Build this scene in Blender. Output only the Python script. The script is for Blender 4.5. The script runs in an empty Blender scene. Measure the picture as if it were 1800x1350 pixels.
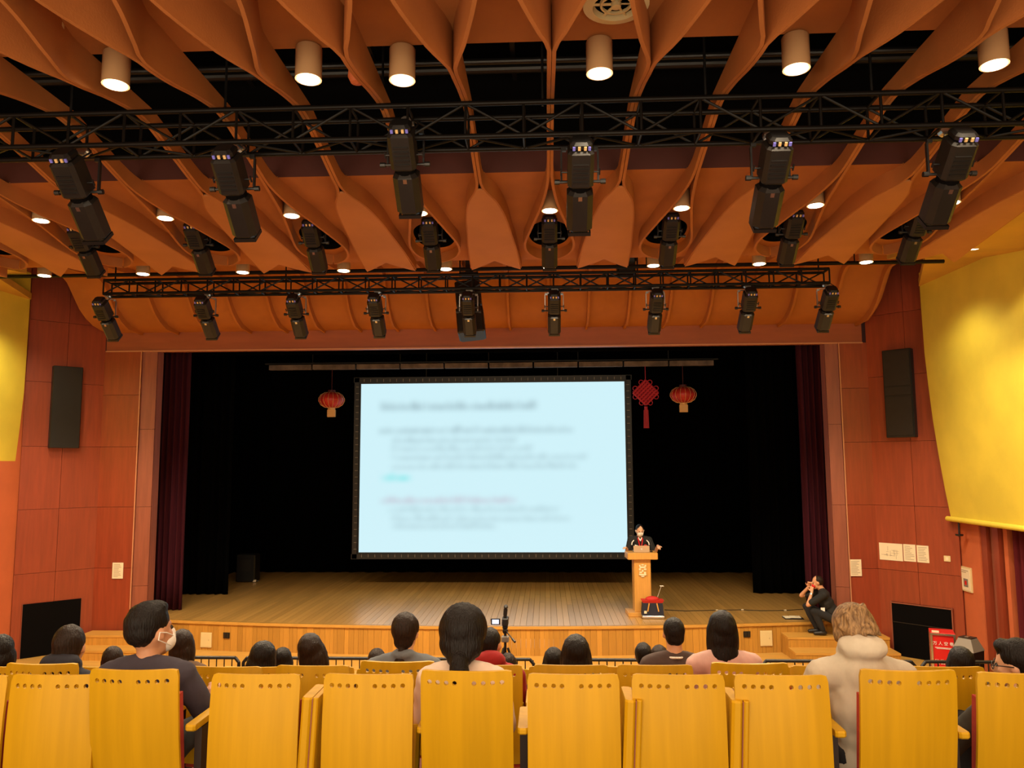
import bpy, bmesh, math, random
from mathutils import Vector, Matrix, Euler, noise
random.seed(7)
SC = bpy.context.scene
COL = SC.collection

# ------------------------------------------------------------------ camera
F, W, H = 1350.0, 1800, 1350
YAW, PIT, ROL = math.radians(2.5), math.radians(6), math.radians(0.3)
EYE = Vector((0, 0, 3.55))
cy, sy, cp, sp = math.cos(YAW), math.sin(YAW), math.cos(PIT), math.sin(PIT)
_f = Vector((-sy*cp, cy*cp, sp)); _r = Vector((cy, sy, 0)); _u = Vector((sy*sp, -cy*sp, cp))
_c, _s = math.cos(ROL), math.sin(ROL)
R_, U_ = _c*_r - _s*_u, _s*_r + _c*_u
cam_d = bpy.data.cameras.new('camera'); cam = bpy.data.objects.new('camera', cam_d); COL.objects.link(cam)
cam_d.sensor_fit = 'HORIZONTAL'; cam_d.sensor_width = 36; cam_d.lens = 36*F/W
cam_d.clip_start = .05; cam_d.clip_end = 200
cam.matrix_world = Matrix(((R_.x, U_.x, -_f.x, EYE.x), (R_.y, U_.y, -_f.y, EYE.y), (R_.z, U_.z, -_f.z, EYE.z), (0, 0, 0, 1)))
SC.camera = cam

def at(px, py, Y=None, Z=None, X=None):
    """world point seen at a pixel of the 1800x1350 photograph on the given plane"""
    d = (px-W/2)/F*R_ + (H/2-py)/F*U_ + _f
    t = (Y-EYE.y)/d.y if Y is not None else ((Z-EYE.z)/d.z if Z is not None else (X-EYE.x)/d.x)
    return EYE + t*d

# ------------------------------------------------------------------ light and exposure
SC.view_settings.view_transform = 'Standard'; SC.view_settings.look = 'None'
SC.view_settings.exposure = 0.0; SC.view_settings.gamma = 1.0
SC.view_settings.use_curve_mapping = False
SC.cycles.use_denoising = True
SC.cycles.max_bounces = 6; SC.cycles.diffuse_bounces = 3; SC.cycles.glossy_bounces = 3
SC.cycles.caustics_reflective = False; SC.cycles.caustics_refractive = False
SC.cycles.sample_clamp_indirect = 4.0
world = bpy.data.worlds.new('world'); SC.world = world; world.use_nodes = True
world.node_tree.nodes['Background'].inputs[0].default_value = (1.0, .80, .56, 1)
world.node_tree.nodes['Background'].inputs[1].default_value = 0.5
WARM = (1.0, .80, .54)

def area(name, loc, rot, sx, sy_, e, col=WARM):
    l = bpy.data.lights.new(name, 'AREA'); l.shape = 'RECTANGLE'; l.size = sx; l.size_y = sy_; l.energy = e; l.color = col
    o = bpy.data.objects.new(name, l); COL.objects.link(o); o.location = loc; o.rotation_euler = rot; return o
TMP = bpy.data.scenes.new('tmp')
def evaluated(o):
    TMP.collection.objects.link(o); vl = TMP.view_layers[0]; vl.update(); dg = vl.depsgraph
    me = bpy.data.meshes.new_from_object(o.evaluated_get(dg)); TMP.collection.objects.unlink(o); return me
def spot(name, loc, e, ang=1.9, blend=.6, col=WARM, rot=(0, 0, 0), r=.07):
    l = bpy.data.lights.new(name, 'SPOT'); l.energy = e; l.spot_size = ang; l.spot_blend = blend; l.color = col; l.shadow_soft_size = r
    o = bpy.data.objects.new(name, l); COL.objects.link(o); o.location = loc; o.rotation_euler = rot; return o
area('house_light', (-1.2, 1.8, 6.6), (0, 0, 0), 12, 2.5, 250)
area('house_light', (-1.2, -2.5, 6.6), (0, 0, 0), 12, 2.5, 250)
area('forward_fill', (-1.2, -5.2, 3.8), (math.radians(100), 0, 0), 16, 4.5, 620)  # unseen fill lamp added behind the camera to brighten walls and ceiling
area('upward_fill', (-1.2, -3.2, 1.75), (math.radians(180), 0, 0), 14, 2.5, 1550)  # added upward lamp standing in for light bounced off the floor

# ------------------------------------------------------------------ materials
def mat(name, col, rough=.6, metal=0.0, var=0.0, scale=6.0, stretch=(1, 1, 1), emit=None, bump=0.0, rand=0.0, col2=None, spec=.5, coat=0.0, bscale=None, sheen=0.0):
    m = bpy.data.materials.new(name); m.use_nodes = True
    nt = m.node_tree; b = nt.nodes['Principled BSDF']
    b.inputs['Base Color'].default_value = (*col, 1); b.inputs['Roughness'].default_value = rough
    b.inputs['Metallic'].default_value = metal; b.inputs['Specular IOR Level'].default_value = spec
    if coat: b.inputs['Coat Weight'].default_value = coat; b.inputs['Coat Roughness'].default_value = .31 if coat > .5 else .28
    if sheen: b.inputs['Sheen Weight'].default_value = sheen
    if emit:
        b.inputs['Emission Color'].default_value = (*emit[0], 1); b.inputs['Emission Strength'].default_value = emit[1]
    if var or bump or rand or col2:
        tc = nt.nodes.new('ShaderNodeTexCoord'); mp = nt.nodes.new('ShaderNodeMapping')
        mp.inputs['Scale'].default_value = stretch
        nt.links.new(tc.outputs['Object'], mp.inputs['Vector'])
        nz = nt.nodes.new('ShaderNodeTexNoise'); nz.inputs['Scale'].default_value = scale; nz.inputs['Detail'].default_value = 5
        if rand:
            oi = nt.nodes.new('ShaderNodeObjectInfo'); nz.noise_dimensions = '4D'
            mu = nt.nodes.new('ShaderNodeMath'); mu.operation = 'MULTIPLY'; mu.inputs[1].default_value = 40
            nt.links.new(oi.outputs['Random'], mu.inputs[0]); nt.links.new(mu.outputs[0], nz.inputs['W'])
        nt.links.new(mp.outputs[0], nz.inputs['Vector'])
        mx = nt.nodes.new('ShaderNodeMix'); mx.data_type = 'RGBA'
        c2 = col2 if col2 else tuple(c*(1-var) for c in col)
        mx.inputs[6].default_value = (*col, 1); mx.inputs[7].default_value = (*c2, 1)
        rp = nt.nodes.new('ShaderNodeMapRange'); rp.inputs[1].default_value = .35; rp.inputs[2].default_value = .65
        nt.links.new(nz.outputs['Fac'], rp.inputs[0]); nt.links.new(rp.outputs[0], mx.inputs[0])
        out = mx.outputs[2]
        if rand:
            hs = nt.nodes.new('ShaderNodeHueSaturation')
            mr = nt.nodes.new('ShaderNodeMapRange'); mr.inputs[3].default_value = 1-rand; mr.inputs[4].default_value = 1+rand
            nt.links.new(oi.outputs['Random'], mr.inputs[0]); nt.links.new(mr.outputs[0], hs.inputs['Value'])
            nt.links.new(out, hs.inputs['Color']); out = hs.outputs[0]
        nt.links.new(out, b.inputs['Base Color'])
        if bump:
            bm_ = nt.nodes.new('ShaderNodeBump'); bm_.inputs['Strength'].default_value = bump; bm_.inputs['Distance'].default_value = .01
            if bscale:
                n2 = nt.nodes.new('ShaderNodeTexNoise'); n2.inputs['Scale'].default_value = bscale; nt.links.new(mp.outputs[0], n2.inputs['Vector'])
                nt.links.new(n2.outputs['Fac'], bm_.inputs['Height'])
            else: nt.links.new(nz.outputs['Fac'], bm_.inputs['Height'])
            nt.links.new(bm_.outputs[0], b.inputs['Normal'])
    return m
M = {}
M['orange'] = mat('terracotta_plaster', (.44, .155, .042), .8, spec=.2, var=.14, scale=1.5, bump=.15, bscale=60)
M['leaf'] = mat('pale_terracotta_plaster', (.50, .20, .066), .75, spec=.2, var=.12, scale=1.5, bump=.15, bscale=60)
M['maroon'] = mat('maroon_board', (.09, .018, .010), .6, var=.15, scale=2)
M['void'] = mat('matt_black', (.004, .0035, .0035), 1.0, spec=.05)
M['black'] = mat('black_metal', (.008, .007, .0065), .45, var=.2)
M['truss'] = mat('black_truss_paint', (.006, .0045, .0035), .45, spec=.18)
M['housing'] = mat('dark_lamp_housing', (.012, .009, .007), .5, var=.3, scale=9)
M['metal'] = mat('bright_metal', (.6, .55, .48), .3, metal=1)
M['blue_bit'] = mat('blue_connector_glint', (.2, .2, .8), .4)
M['amber_bit'] = mat('amber_connector_glint', (.8, .55, .25), .4)
M['lens'] = mat('dark_lens', (.05, .045, .04), .1)
M['can'] = mat('beige_lamp_can', (.46, .27, .13), .28)
M['glow'] = mat('lamp_face', (1, .9, .7), .5, emit=((1.0, .86, .62), 9.0))
M['redwood'] = mat('red_veneer', (.30, .050, .018), .42, var=.22, scale=2.2, stretch=(9, 9, .7), rand=.06, coat=.15)
M['redwood2'] = mat('brown_veneer_edge', (.30, .085, .045), .5, var=.2, scale=2, stretch=(9, 9, .7))
M['beam'] = mat('proscenium_beam', (.36, .095, .035), .55, var=.15, scale=2, stretch=(.6, 4, 4), bump=.05)
M['line'] = mat('pale_joint_strip', (.55, .25, .13), .5)
M['yellow'] = mat('yellow_plaster', (.78, .61, .055), .75, var=.13, scale=1.3, bump=.12, bscale=50)
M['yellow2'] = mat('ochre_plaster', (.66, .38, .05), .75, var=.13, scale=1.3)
M['orangewall'] = mat('orange_wall', (.58, .14, .045), .7, var=.08, scale=3)
M['curtain'] = mat('dark_plum_velvet', (.052, .005, .012), .9, var=.35, scale=4, stretch=(8, 8, .3), spec=.2)
M['curtain2'] = mat('wine_velvet', (.12, .011, .016), .9, var=.3, scale=4, stretch=(8, 8, .3), spec=.2)
M['blackcloth'] = mat('black_velour', (.0016, .0016, .0018), 1.0, spec=.02, var=.3, scale=5, stretch=(6, 6, .4))
M['plank'] = mat('stage_plank', (.60, .33, .085), .30, var=.22, scale=3, stretch=(14, 1.0, 1), rand=.13, spec=1.0, coat=.55)
M['board'] = mat('honey_board', (.54, .27, .045), .38, var=.25, scale=3, stretch=(14, 14, .8), rand=.16)
M['stepwood'] = mat('step_wood', (.60, .32, .065), .4, var=.15, scale=3, stretch=(1, 12, 8))
M['pit'] = mat('pit_floor_wood', (.58, .33, .075), .4, var=.15, scale=2, stretch=(1, 9, 1))
M['carpet'] = mat('dark_red_carpet', (.10, .02, .015), .95, var=.3, scale=30)
M['ply'] = mat('yellow_beech_ply', (.60, .33, .003), .48, var=.13, scale=2.2, stretch=(11, 11, .55), rand=.03, coat=.08, spec=.25)
M['plyedge'] = mat('pale_ply_edge', (.85, .58, .12), .35, var=.2, scale=8)
M['cushion'] = mat('red_seat_fabric', (.42, .035, .015), .9, var=.15, scale=40)
M['chairmetal'] = mat('dark_chair_frame', (.03, .02, .016), .4, metal=.3)
M['skin'] = mat('skin', (.62, .31, .17), .5, var=.07, scale=20)
M['skin2'] = mat('pale_skin', (.74, .42, .26), .5, var=.07, scale=20)
M['hair'] = mat('black_hair', (.009, .006, .005), .45, var=.5, scale=28, stretch=(5, 5, .7), bump=.8, spec=.22)
M['hairb'] = mat('dark_brown_hair', (.024, .012, .007), .45, var=.5, scale=28, stretch=(5, 5, .7), bump=.8, spec=.22)
M['blond'] = mat('sandy_blond_hair', (.38, .23, .10), .5, scale=22, stretch=(4, 4, 1.0), bump=1.0, spec=.3, col2=(.13, .07, .03))
M['eye'] = mat('eye', (.02, .015, .01), .15)
M['mask'] = mat('white_face_mask', (.85, .80, .72), .7)
M['white'] = mat('white_paper', (.80, .70, .50), .7)
M['cream'] = mat('cream_plate', (.72, .58, .30), .5)
M['ink'] = mat('grey_ink', (.35, .28, .2), .8)
M['gold'] = mat('dull_gold', (.70, .42, .16), .45)
M['lantern'] = mat('red_lantern_silk', (.55, .025, .02), .45, var=.3, scale=4, stretch=(1, 1, .3))
M['lantern_dk'] = mat('dark_red_silk', (.10, .008, .008), .6)
M['knot'] = mat('crimson_cord', (.42, .015, .03), .6, emit=((.5, .01, .03), .03))  # faint glow put into the cord, which is no lamp
M['shoe'] = mat('black_shoe', (.012, .011, .011), .4)
M['podium'] = mat('podium_maple', (.66, .34, .075), .35, var=.12, scale=3, stretch=(10, 10, .8))
M['crest'] = mat('ivory_crest', (.80, .72, .50), .5)
M['redpaint'] = mat('bright_red_panel', (.62, .012, .012), .35)
M['chrome'] = mat('brushed_steel', (.62, .55, .48), .25, metal=1)
M['grey'] = mat('grey_plastic', (.22, .19, .16), .5)
M['bag'] = mat('navy_bag_cloth', (.012, .014, .03), .8)
M['bagred'] = mat('red_bag_lining', (.50, .02, .015), .7)
def cloth(name, c, var=.18): 
    M[name] = mat(name, c, .9, var=var, scale=7, stretch=(1.4, 1.4, .6), bump=.5)
    return M[name]
for n_, c_ in dict(navy_tee=(.050, .042, .060), pale_pink_knit=(.86, .68, .55), grey_hoodie=(.60, .53, .41), black_tee=(.012, .012, .012),
                   dark_jacket=(.018, .018, .028), denim_jacket=(.15, .17, .19), pink_blouse=(.66, .40, .34), brown_tee=(.070, .040, .032),
                   red_hoodie=(.34, .014, .014), olive_top=(.10, .05, .02), dark_olive_tee=(.035, .028, .016), dark_trousers=(.012, .012, .014)).items(): cloth(n_, c_)

# ------------------------------------------------------------------ mesh helpers
class MB:
    def __init__(s): s.b = bmesh.new()
    def _add(s, verts, faces):
        vs = [s.b.verts.new(v) for v in verts]
        for f in faces:
            try: s.b.faces.new([vs[i] for i in f])
            except ValueError: pass
        return vs
    def box(s, c, d, rot=None, bev=0):
        hx, hy, hz = d[0]/2, d[1]/2, d[2]/2
        if bev:
            b = bev; P = []
            # chamfered in plan (local z axis edges) and a small inset at both ends
            ring = [(-hx+b, -hy), (hx-b, -hy), (hx, -hy+b), (hx, hy-b), (hx-b, hy), (-hx+b, hy), (-hx, hy-b), (-hx, -hy+b)]
            for z, k in ((-hz, 1-b/max(hx, hy)*.7), (-hz+b*.7, 1), (hz-b*.7, 1), (hz, 1-b/max(hx, hy)*.7)):
                P += [(x*k, y*k, z) for x, y in ring]
            Fc = [list(range(7, -1, -1)), list(range(24, 32))]
            for l in range(3):
                for i in range(8): Fc.append([l*8+i, l*8+(i+1) % 8, (l+1)*8+(i+1) % 8, (l+1)*8+i])
        else:
            P = [(x, y, z) for z in (-hz, hz) for x, y in ((-hx, -hy), (hx, -hy), (hx, hy), (-hx, hy))]
            Fc = [(3, 2, 1, 0), (4, 5, 6, 7), (0, 1, 5, 4), (1, 2, 6, 5), (2, 3, 7, 6), (3, 0, 4, 7)]
        P = [Vector(p) for p in P]
        if rot is not None:
            m = rot if isinstance(rot, Matrix) else Euler(rot).to_matrix()
            P = [m @ p for p in P]
        s._add([p+Vector(c) for p in P], Fc); return s
    def cyl(s, a, b, r0, r1=None, n=12, cap=True):
        a, b = Vector(a), Vector(b); r1 = r0 if r1 is None else r1
        z = (b-a).normalized(); x = z.orthogonal().normalized(); y = z.cross(x)
        P = []
        for c, r in ((a, r0), (b, r1)):
            P += [c + r*(math.cos(t)*x + math.sin(t)*y) for t in (2*math.pi*i/n for i in range(n))]
        Fc = [(i, (i+1) % n, n+(i+1) % n, n+i) for i in range(n)]
        if cap: Fc += [list(range(n-1, -1, -1)), list(range(n, 2*n))]
        s._add(P, Fc); return s
    def tube(s, pts, r, n=8):
        for i in range(len(pts)-1): s.cyl(pts[i], pts[i+1], r, r, n)
        return s
    def lathe(s, prof, c=(0, 0, 0), n=24, sx=1, sy=1):
        c = Vector(c); P = []
        for r, z in prof: P += [c+Vector((r*sx*math.cos(2*math.pi*i/n), r*sy*math.sin(2*math.pi*i/n), z)) for i in range(n)]
        Fc = []
        for l in range(len(prof)-1):
            for i in range(n): Fc.append((l*n+i, l*n+(i+1) % n, (l+1)*n+(i+1) % n, (l+1)*n+i))
        if prof[0][0] > 1e-4: Fc.append(list(range(n-1, -1, -1)))
        if prof[-1][0] > 1e-4: Fc.append([(len(prof)-1)*n+i for i in range(n)])
        s._add(P, Fc); return s
    def ell(s, c, r, rot=None, sub=2):
        m = rot.to_4x4() if rot is not None else Matrix()
        bmesh.ops.create_icosphere(s.b, subdivisions=sub, radius=1, matrix=Matrix.Translation(Vector(c)) @ m @ Matrix.Diagonal((*r, 1)))
        return s
    def cone(s, a, b, ra, rb, sub=2):           # a tapered capsule
        a, b = Vector(a), Vector(b)
        s.ell(a, (ra,)*3, sub=sub); s.ell(b, (rb,)*3, sub=sub)
        if (b-a).length > 1e-4: s.cyl(a, b, ra, rb, 16)
        return s
    def grid(s, rows, thick=None, close=False):
        """rows: list of lists of points; thick: Vector offset for a second skin"""
        nr, nc = len(rows), len(rows[0])
        P = [p for r in rows for p in r]; Fc = []
        for i in range(nr-1):
            for j in range(nc-1 if not close else nc): Fc.append((i*nc+j, i*nc+(j+1) % nc, (i+1)*nc+(j+1) % nc, (i+1)*nc+j))
        if thick is not None:
            o = len(P); T = Vector(thick); P = P + [Vector(p)+T for p in P]
            Fc += [tuple(o+k for k in reversed(f)) for f in list(Fc)]
            for i in range(nr-1):
                for j in (0, nc-1): Fc.append((i*nc+j, (i+1)*nc+j, o+(i+1)*nc+j, o+i*nc+j))
            for j in range(nc-1):
                for i in (0, nr-1): Fc.append((i*nc+j, i*nc+j+1, o+i*nc+j+1, o+i*nc+j))
        s._add(P, Fc); return s
    def build(s, name, m, parent=None, smooth=None, loc=None, rot=None, recalc=True):
        if recalc: bmesh.ops.recalc_face_normals(s.b, faces=s.b.faces)
        me = bpy.data.meshes.new(name); s.b.to_mesh(me); s.b.free()
        me.materials.append(m)
        if smooth is not None:
            for p in me.polygons: p.use_smooth = True
            if smooth < 3: me.set_sharp_from_angle(angle=smooth)
        o = bpy.data.objects.new(name, me); COL.objects.link(o)
        if parent: o.parent = parent
        if loc is not None: o.location = loc
        if rot is not None: o.rotation_euler = rot
        return o
    def remesh(s, name, m, parent=None, voxel=.012, it=4, disp=None):
        o = s.build(name, m, None); COL.objects.unlink(o)
        md = o.modifiers.new('r', 'REMESH'); md.mode = 'VOXEL'; md.voxel_size = voxel; md.use_smooth_shade = True
        sm = o.modifiers.new('s', 'SMOOTH'); sm.iterations = it; sm.factor = .6
        me = evaluated(o); o.modifiers.clear(); COL.objects.link(o); o.parent = parent
        old = o.data; o.data = me; me.name = name
        bpy.data.meshes.remove(old)
        if disp:
            nrm = [v.normal.copy() for v in me.vertices]; co = [v.co.copy() for v in me.vertices]
            me.vertices.foreach_set('co', [c for p_, n_ in zip(co, nrm) for c in (p_+n_*disp(p_))]); me.update()
        if not me.materials: me.materials.append(m)
        for p in me.polygons: p.use_smooth = True
        return o
def thing(name, label, cat, loc=(0, 0, 0), rz=0, group=None, parent=None):
    o = bpy.data.objects.new(name, None); COL.objects.link(o); o.location = loc; o.rotation_euler = (0, 0, rz); o.empty_display_size = .1
    if label: o['label'] = label; o['category'] = cat
    if group: o['group'] = group
    return o
def tag(o, label, cat, group=None):
    o['label'] = label; o['category'] = cat
    if group: o['group'] = group
    return o
def struct(o): o['kind'] = 'structure'; return o
def copy_tree(o, parent=None):
    c = o.copy(); COL.objects.link(c); c.parent = parent
    for ch in list(o.children): copy_tree(ch, c)
    return c
def smooth_interp(K, x):
    if x <= K[0][0]: return K[0][1]
    for (a, u), (b, v) in zip(K, K[1:]):
        if x <= b:
            t = (x-a)/(b-a); return u+(v-u)*t
    return K[-1][1]
def cos_interp(K, x):
    if x <= K[0][0]: return K[0][1]
    for (a, u), (b, v) in zip(K, K[1:]):
        if x <= b:
            t = (x-a)/(b-a); t = (1-math.cos(math.pi*t))/2; return u+(v-u)*t
    return K[-1][1]
def frange(a, b, n): return [a+(b-a)*i/(n-1) for i in range(n)]
ORD = ['first', 'second', 'third', 'fourth', 'fifth', 'sixth', 'seventh', 'eighth', 'ninth', 'tenth', 'eleventh', 'twelfth']

# ================================================================== STRUCTURE
# ---- floors
ROWY = [3.75, 4.57, 5.39, 6.21, 7.03, 7.85, 8.67, 9.49]
ROWF = [1.62, 1.47, 1.26, 1.05, .84, .63, .42, .21]
PITY = 10.0
fl = MB().box((-1.2, 12.7, -.05), (18.5, 5.4, .1)).build('floor', M['pit']); struct(fl)
ter = MB(); ter.box((-1.2, -.8, .81), (18.5, 8.2, 1.62))
for i in range(1, 8): ter.box((-1.2, ROWY[i]-.05+.0, ROWF[i]/2), (18.5, .82, ROWF[i]))
ter.build('terrace', M['carpet'], fl)
# raised wooden edge of the apron floor in front of the stage
MB().box(((-6.9+4.43)/2, 14.3, .006), (11.33, 1.2, .012)).build('apron_plate', M['stepwood'], fl)

# ---- stage
XA = -1.35
def stage_edge(x): return 14.70 + .0135*(x-XA)**2
SL, SR = -12.5, 10.2
stage = MB().box(((SL+SR)/2, 19.6, .22), (SR-SL, 6.8, .44)).build('floor', M['void']); struct(stage)
PW = .118
n = int((SR-SL)/PW)
plank_mb = MB().box((0, 0, 0), (1, 1, 1)); pl0 = plank_mb.build('plank', M['plank'], stage)
first = True
for i in range(n+1):
    x = SL+PW*i
    if x < -8.9 or x > 6.9: continue
    y0 = stage_edge(x)+.02
    ys = [y0, y0+2.2+1.6*((i*37) % 11)/11, 22.3]
    for a, b in zip(ys, ys[1:]):
        o = pl0 if first else pl0.copy()
        if not first: COL.objects.link(o)
        first = False
        o.location = (x, (a+b)/2, .522); o.scale = (PW-.005, b-a-.005, .056)
# nosing strip and vertical boards of the stage front
xs = frange(-9.0, 6.5, 90)
MB().grid([[Vector((x, stage_edge(x)-.02, .55)) for x in xs], [Vector((x, stage_edge(x)+.05, .55)) for x in xs]], thick=(0, 0, -.05)).build('nosing', M['stepwood'], stage)
bd = MB().box((0, 0, 0), (1, 1, 1)).build('board', M['board'], stage); first = True
x = -9.0; rb = random.Random(3)
while x < 6.4:
    w = rb.choice((.07, .085, .1, .12, .14)); xm = x+w/2
    o = bd if first else bd.copy()
    if not first: COL.objects.link(o)
    first = False
    o.location = (xm, stage_edge(xm)+.02+rb.uniform(0, .004), .25); o.scale = (w-.003, .03, .5)
    o.rotation_euler = (0, 0, math.atan(.027*(xm-XA)))
    x += w
# steps both sides
for sx0, sx1, lab in ((4.42, 6.25, 'wooden steps up to the stage on the right, under the seated man'), (-8.9, -7.0, 'wooden steps up to the stage on the left, beside the dark curtain')):
    ye = 15.08 if sx0 < 0 else 15.18
    st = thing('stage_steps', lab, 'steps', ((sx0+sx1)/2, ye, 0))
    wd = sx1-sx0
    for k, (yy, zz) in enumerate(((.42, .366), (.84, .183))):
        cy2 = -yy+.21
        MB().box((0, cy2, zz/2-.02), (wd, .415, zz-.04)).build('riser', M['board'], st)
        MB().box((0, cy2, zz-.02), (wd+.01, .43, .04)).build('tread', M['stepwood'], st)

# ---- ceiling
def catmull(K, x):
    if x <= K[0][0]: return K[0][1]
    for i in range(len(K)-1):
        if x <= K[i+1][0]:
            a, b = K[i], K[i+1]
            h = b[0]-a[0]; t = (x-a[0])/h
            m0 = (b[1]-K[i-1][1])/(b[0]-K[i-1][0]) if i > 0 else (b[1]-a[1])/h
            m1 = (K[i+2][1]-a[1])/(K[i+2][0]-a[0]) if i+2 < len(K) else (b[1]-a[1])/h
            if (b[1]-a[1]) == 0 or abs(b[1]-a[1]) < .004: m0 = m1 = 0
            v = (2*t**3-3*t**2+1)*a[1]+(t**3-2*t**2+t)*h*m0+(-2*t**3+3*t**2)*b[1]+(t**3-t**2)*h*m1
            return max(.016, v)
    return K[-1][1]
X0, MOD = .07, 1.51
ZB = [(0, 6.50), (4.9, 6.495), (5.35, 6.52), (5.7, 6.58), (6.2, 6.70), (6.65, 6.76), (7.2, 6.66), (7.9, 6.52), (9, 6.46), (9.9, 6.40), (10.7, 6.34)]
ZD = [(5.8, .34), (6.2, .20), (6.7, .15), (7.3, .15), (8.0, .17)]
ZP = [(8.0, 6.69), (8.8, 6.67), (9.6, 6.59), (10.2, 6.51), (10.7, 6.46)]
zb = lambda y: catmull(ZB, y)
zp = lambda y: cos_interp(ZP, y)
PA = 6.90; EDGE_A = 5.80; FASC = 8.0
ceil_ = MB().box((-1.2, 2.4, PA+.03), (18.4, 6.8, .06)).build('ceiling', M['orange']); struct(ceil_)
MB().box((-1.2, FASC+.02, 6.81), (18.4, .04, .24)).build('fascia', M['maroon'], ceil_)  # shade on the orange board is put into its maroon colour
AH = [(3.2, .36), (3.9, .33), (4.5, .235), (5.0, .09), (5.25, .017), (7.7, .017), (8.1, .045), (8.6, .11), (9.2, .22), (9.7, .31), (9.95, .315), (10.15, .27), (10.3, .18), (10.38, .09), (10.42, .016)]
AL = [(3.2, .33), (3.8, .33), (4.5, .275), (5.1, .14), (5.6, .017), (7.85, .018), (8.05, .05), (8.35, .15), (8.8, .22), (9.4, .27), (10.0, .315), (10.7, .35)]
def rib(xc, side, K, yend, yclip0=1.2):
    ys = sorted(set([round(v, 3) for v in frange(yclip0, 5.79, 36)] + [5.8, 5.801] + [round(v, 3) for v in frange(5.85, 7.98, 20)] + [7.999, 8.0] + [round(v, 3) for v in frange(8.05, yend, 44)]))
    m = MB(); rows = []
    pts = [(xc+side*catmull(K, y), y) for y in ys]
    for i, (x, y) in enumerate(pts):
        a = pts[max(0, i-1)]; b = pts[min(len(pts)-1, i+1)]
        t = Vector((b[0]-a[0], b[1]-a[1])).normalized(); nn = Vector((-t.y, t.x))*.015
        z0 = zb(y); z1 = PA if y <= 5.8 else (min(PA, z0+smooth_interp(ZD, y)) if y < 8.0 else zp(y)+.01)
        if z1 < z0+.03: z1 = z0+.03
        rows.append([Vector((x+nn.x, y+nn.y, z0)), Vector((x-nn.x, y-nn.y, z0)), Vector((x-nn.x, y-nn.y, z1)), Vector((x+nn.x, y+nn.y, z1))])
    m.grid(rows, close=True)
    m.b.faces.new([m.b.verts[i] for i in (0, 1, 2, 3)]) if m.b.verts.ensure_lookup_table() is None else None
    m.b.verts.ensure_lookup_table(); nv = len(m.b.verts)
    m.b.faces.new([m.b.verts[nv-4+i] for i in (3, 2, 1, 0)])
    return m.build('rib', M['orange'], ceil_, smooth=.6)
for k in range(-14, 12):
    xc = X0+MOD/2*k
    if xc < -9.6 or xc > 7.2: continue
    Hc = (k % 2 == 0)
    inB = -8.3 < xc < 5.6
    for s in (-1, 1):
        rib(xc, s, AH if Hc else AL, (10.42 if Hc else 10.7) if inB else 7.97)
    if inB and not Hc:
        # leaf panel closing the lens between the two ribs
        rows = []
        for y in frange(8.02, 10.72, 26):
            a = catmull(AL, min(y, 10.7)); r = []
            for j in range(-5, 6):
                u = j/5; yy = y-(1-abs(u))*.38*max(0, (y-9.9)/.82)
                dz = -.025*(1-u*u)*min(1, (y-8)/1.2) - (.02*max(0, (y-10.15)/.5))
                r.append(Vector((xc+u*a*1.0, yy, zb(min(y, 10.6))-.004+dz+ (.05*(1-abs(u))*max(0, (y-9.95)/.75)))))
            rows.append(r)
        MB().grid(rows, thick=(0, 0, .02)).build('leaf_panel', M['leaf'], ceil_, smooth=.5)
HOLEY, HRX, HRY = 9.80, .27, .40
for k in range(-5, 4):
    xc = X0+MOD*k; m = MB(); N = 64; rings = 9; rows = []
    hw = MOD/2
    for rI in range(rings):
        f = (rI/(rings-1))**1.3; row = []
        for i in range(N):
            t = 2*math.pi*i/N; c_, s_ = math.cos(t), math.sin(t)
            ex, ey = HRX*c_, HRY*s_
            yl = (10.7-HOLEY) if s_ > 0 else (HOLEY-8.0)
            q = max(abs(c_)/hw, abs(s_)/yl); bx, by = c_/q, s_/q
            px, py = ex+(bx-ex)*f, ey+(by-ey)*f
            row.append(Vector((xc+px, HOLEY+py, zp(HOLEY+py))))
        rows.append(row)
    lip = [Vector((p.x, p.y, p.z+.09)) for p in rows[0]]
    hp = m.grid(rows, close=True).build('holed_panel', M['orange'], ceil_, smooth=.7)
    MB().grid([lip, rows[0]], close=True).build('hole_collar', M['void'], hp)
# black lining behind the spotlight holes
MB().box((-1.2, 10.36, 7.12), (14.6, .03, 1.1)).build('hole_lining', M['void'], ceil_)
# side soffits (ochre) with ledge
def soffit(secs):
    rows = [[Vector((x0, y, z)), Vector((x1, y, z))] for x0, x1, y, z in secs]
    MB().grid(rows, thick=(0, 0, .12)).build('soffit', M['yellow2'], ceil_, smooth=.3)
soffit([(5.36, 7.6, 6.5, 6.5), (5.36, 7.6, 10.75, 6.52), (5.36, 7.6, 12.0, 6.72), (5.95, 7.6, 12.01, 6.725), (6.84, 7.6, 14.1, 6.76)])
soffit([(-8.25, -10.2, 6.5, 6.5), (-8.25, -10.2, 10.75, 6.52), (-8.5, -10.2, 12.0, 6.72), (-9.1, -10.2, 12.01, 6.725), (-9.86, -10.2, 14.1, 6.76)])
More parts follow.
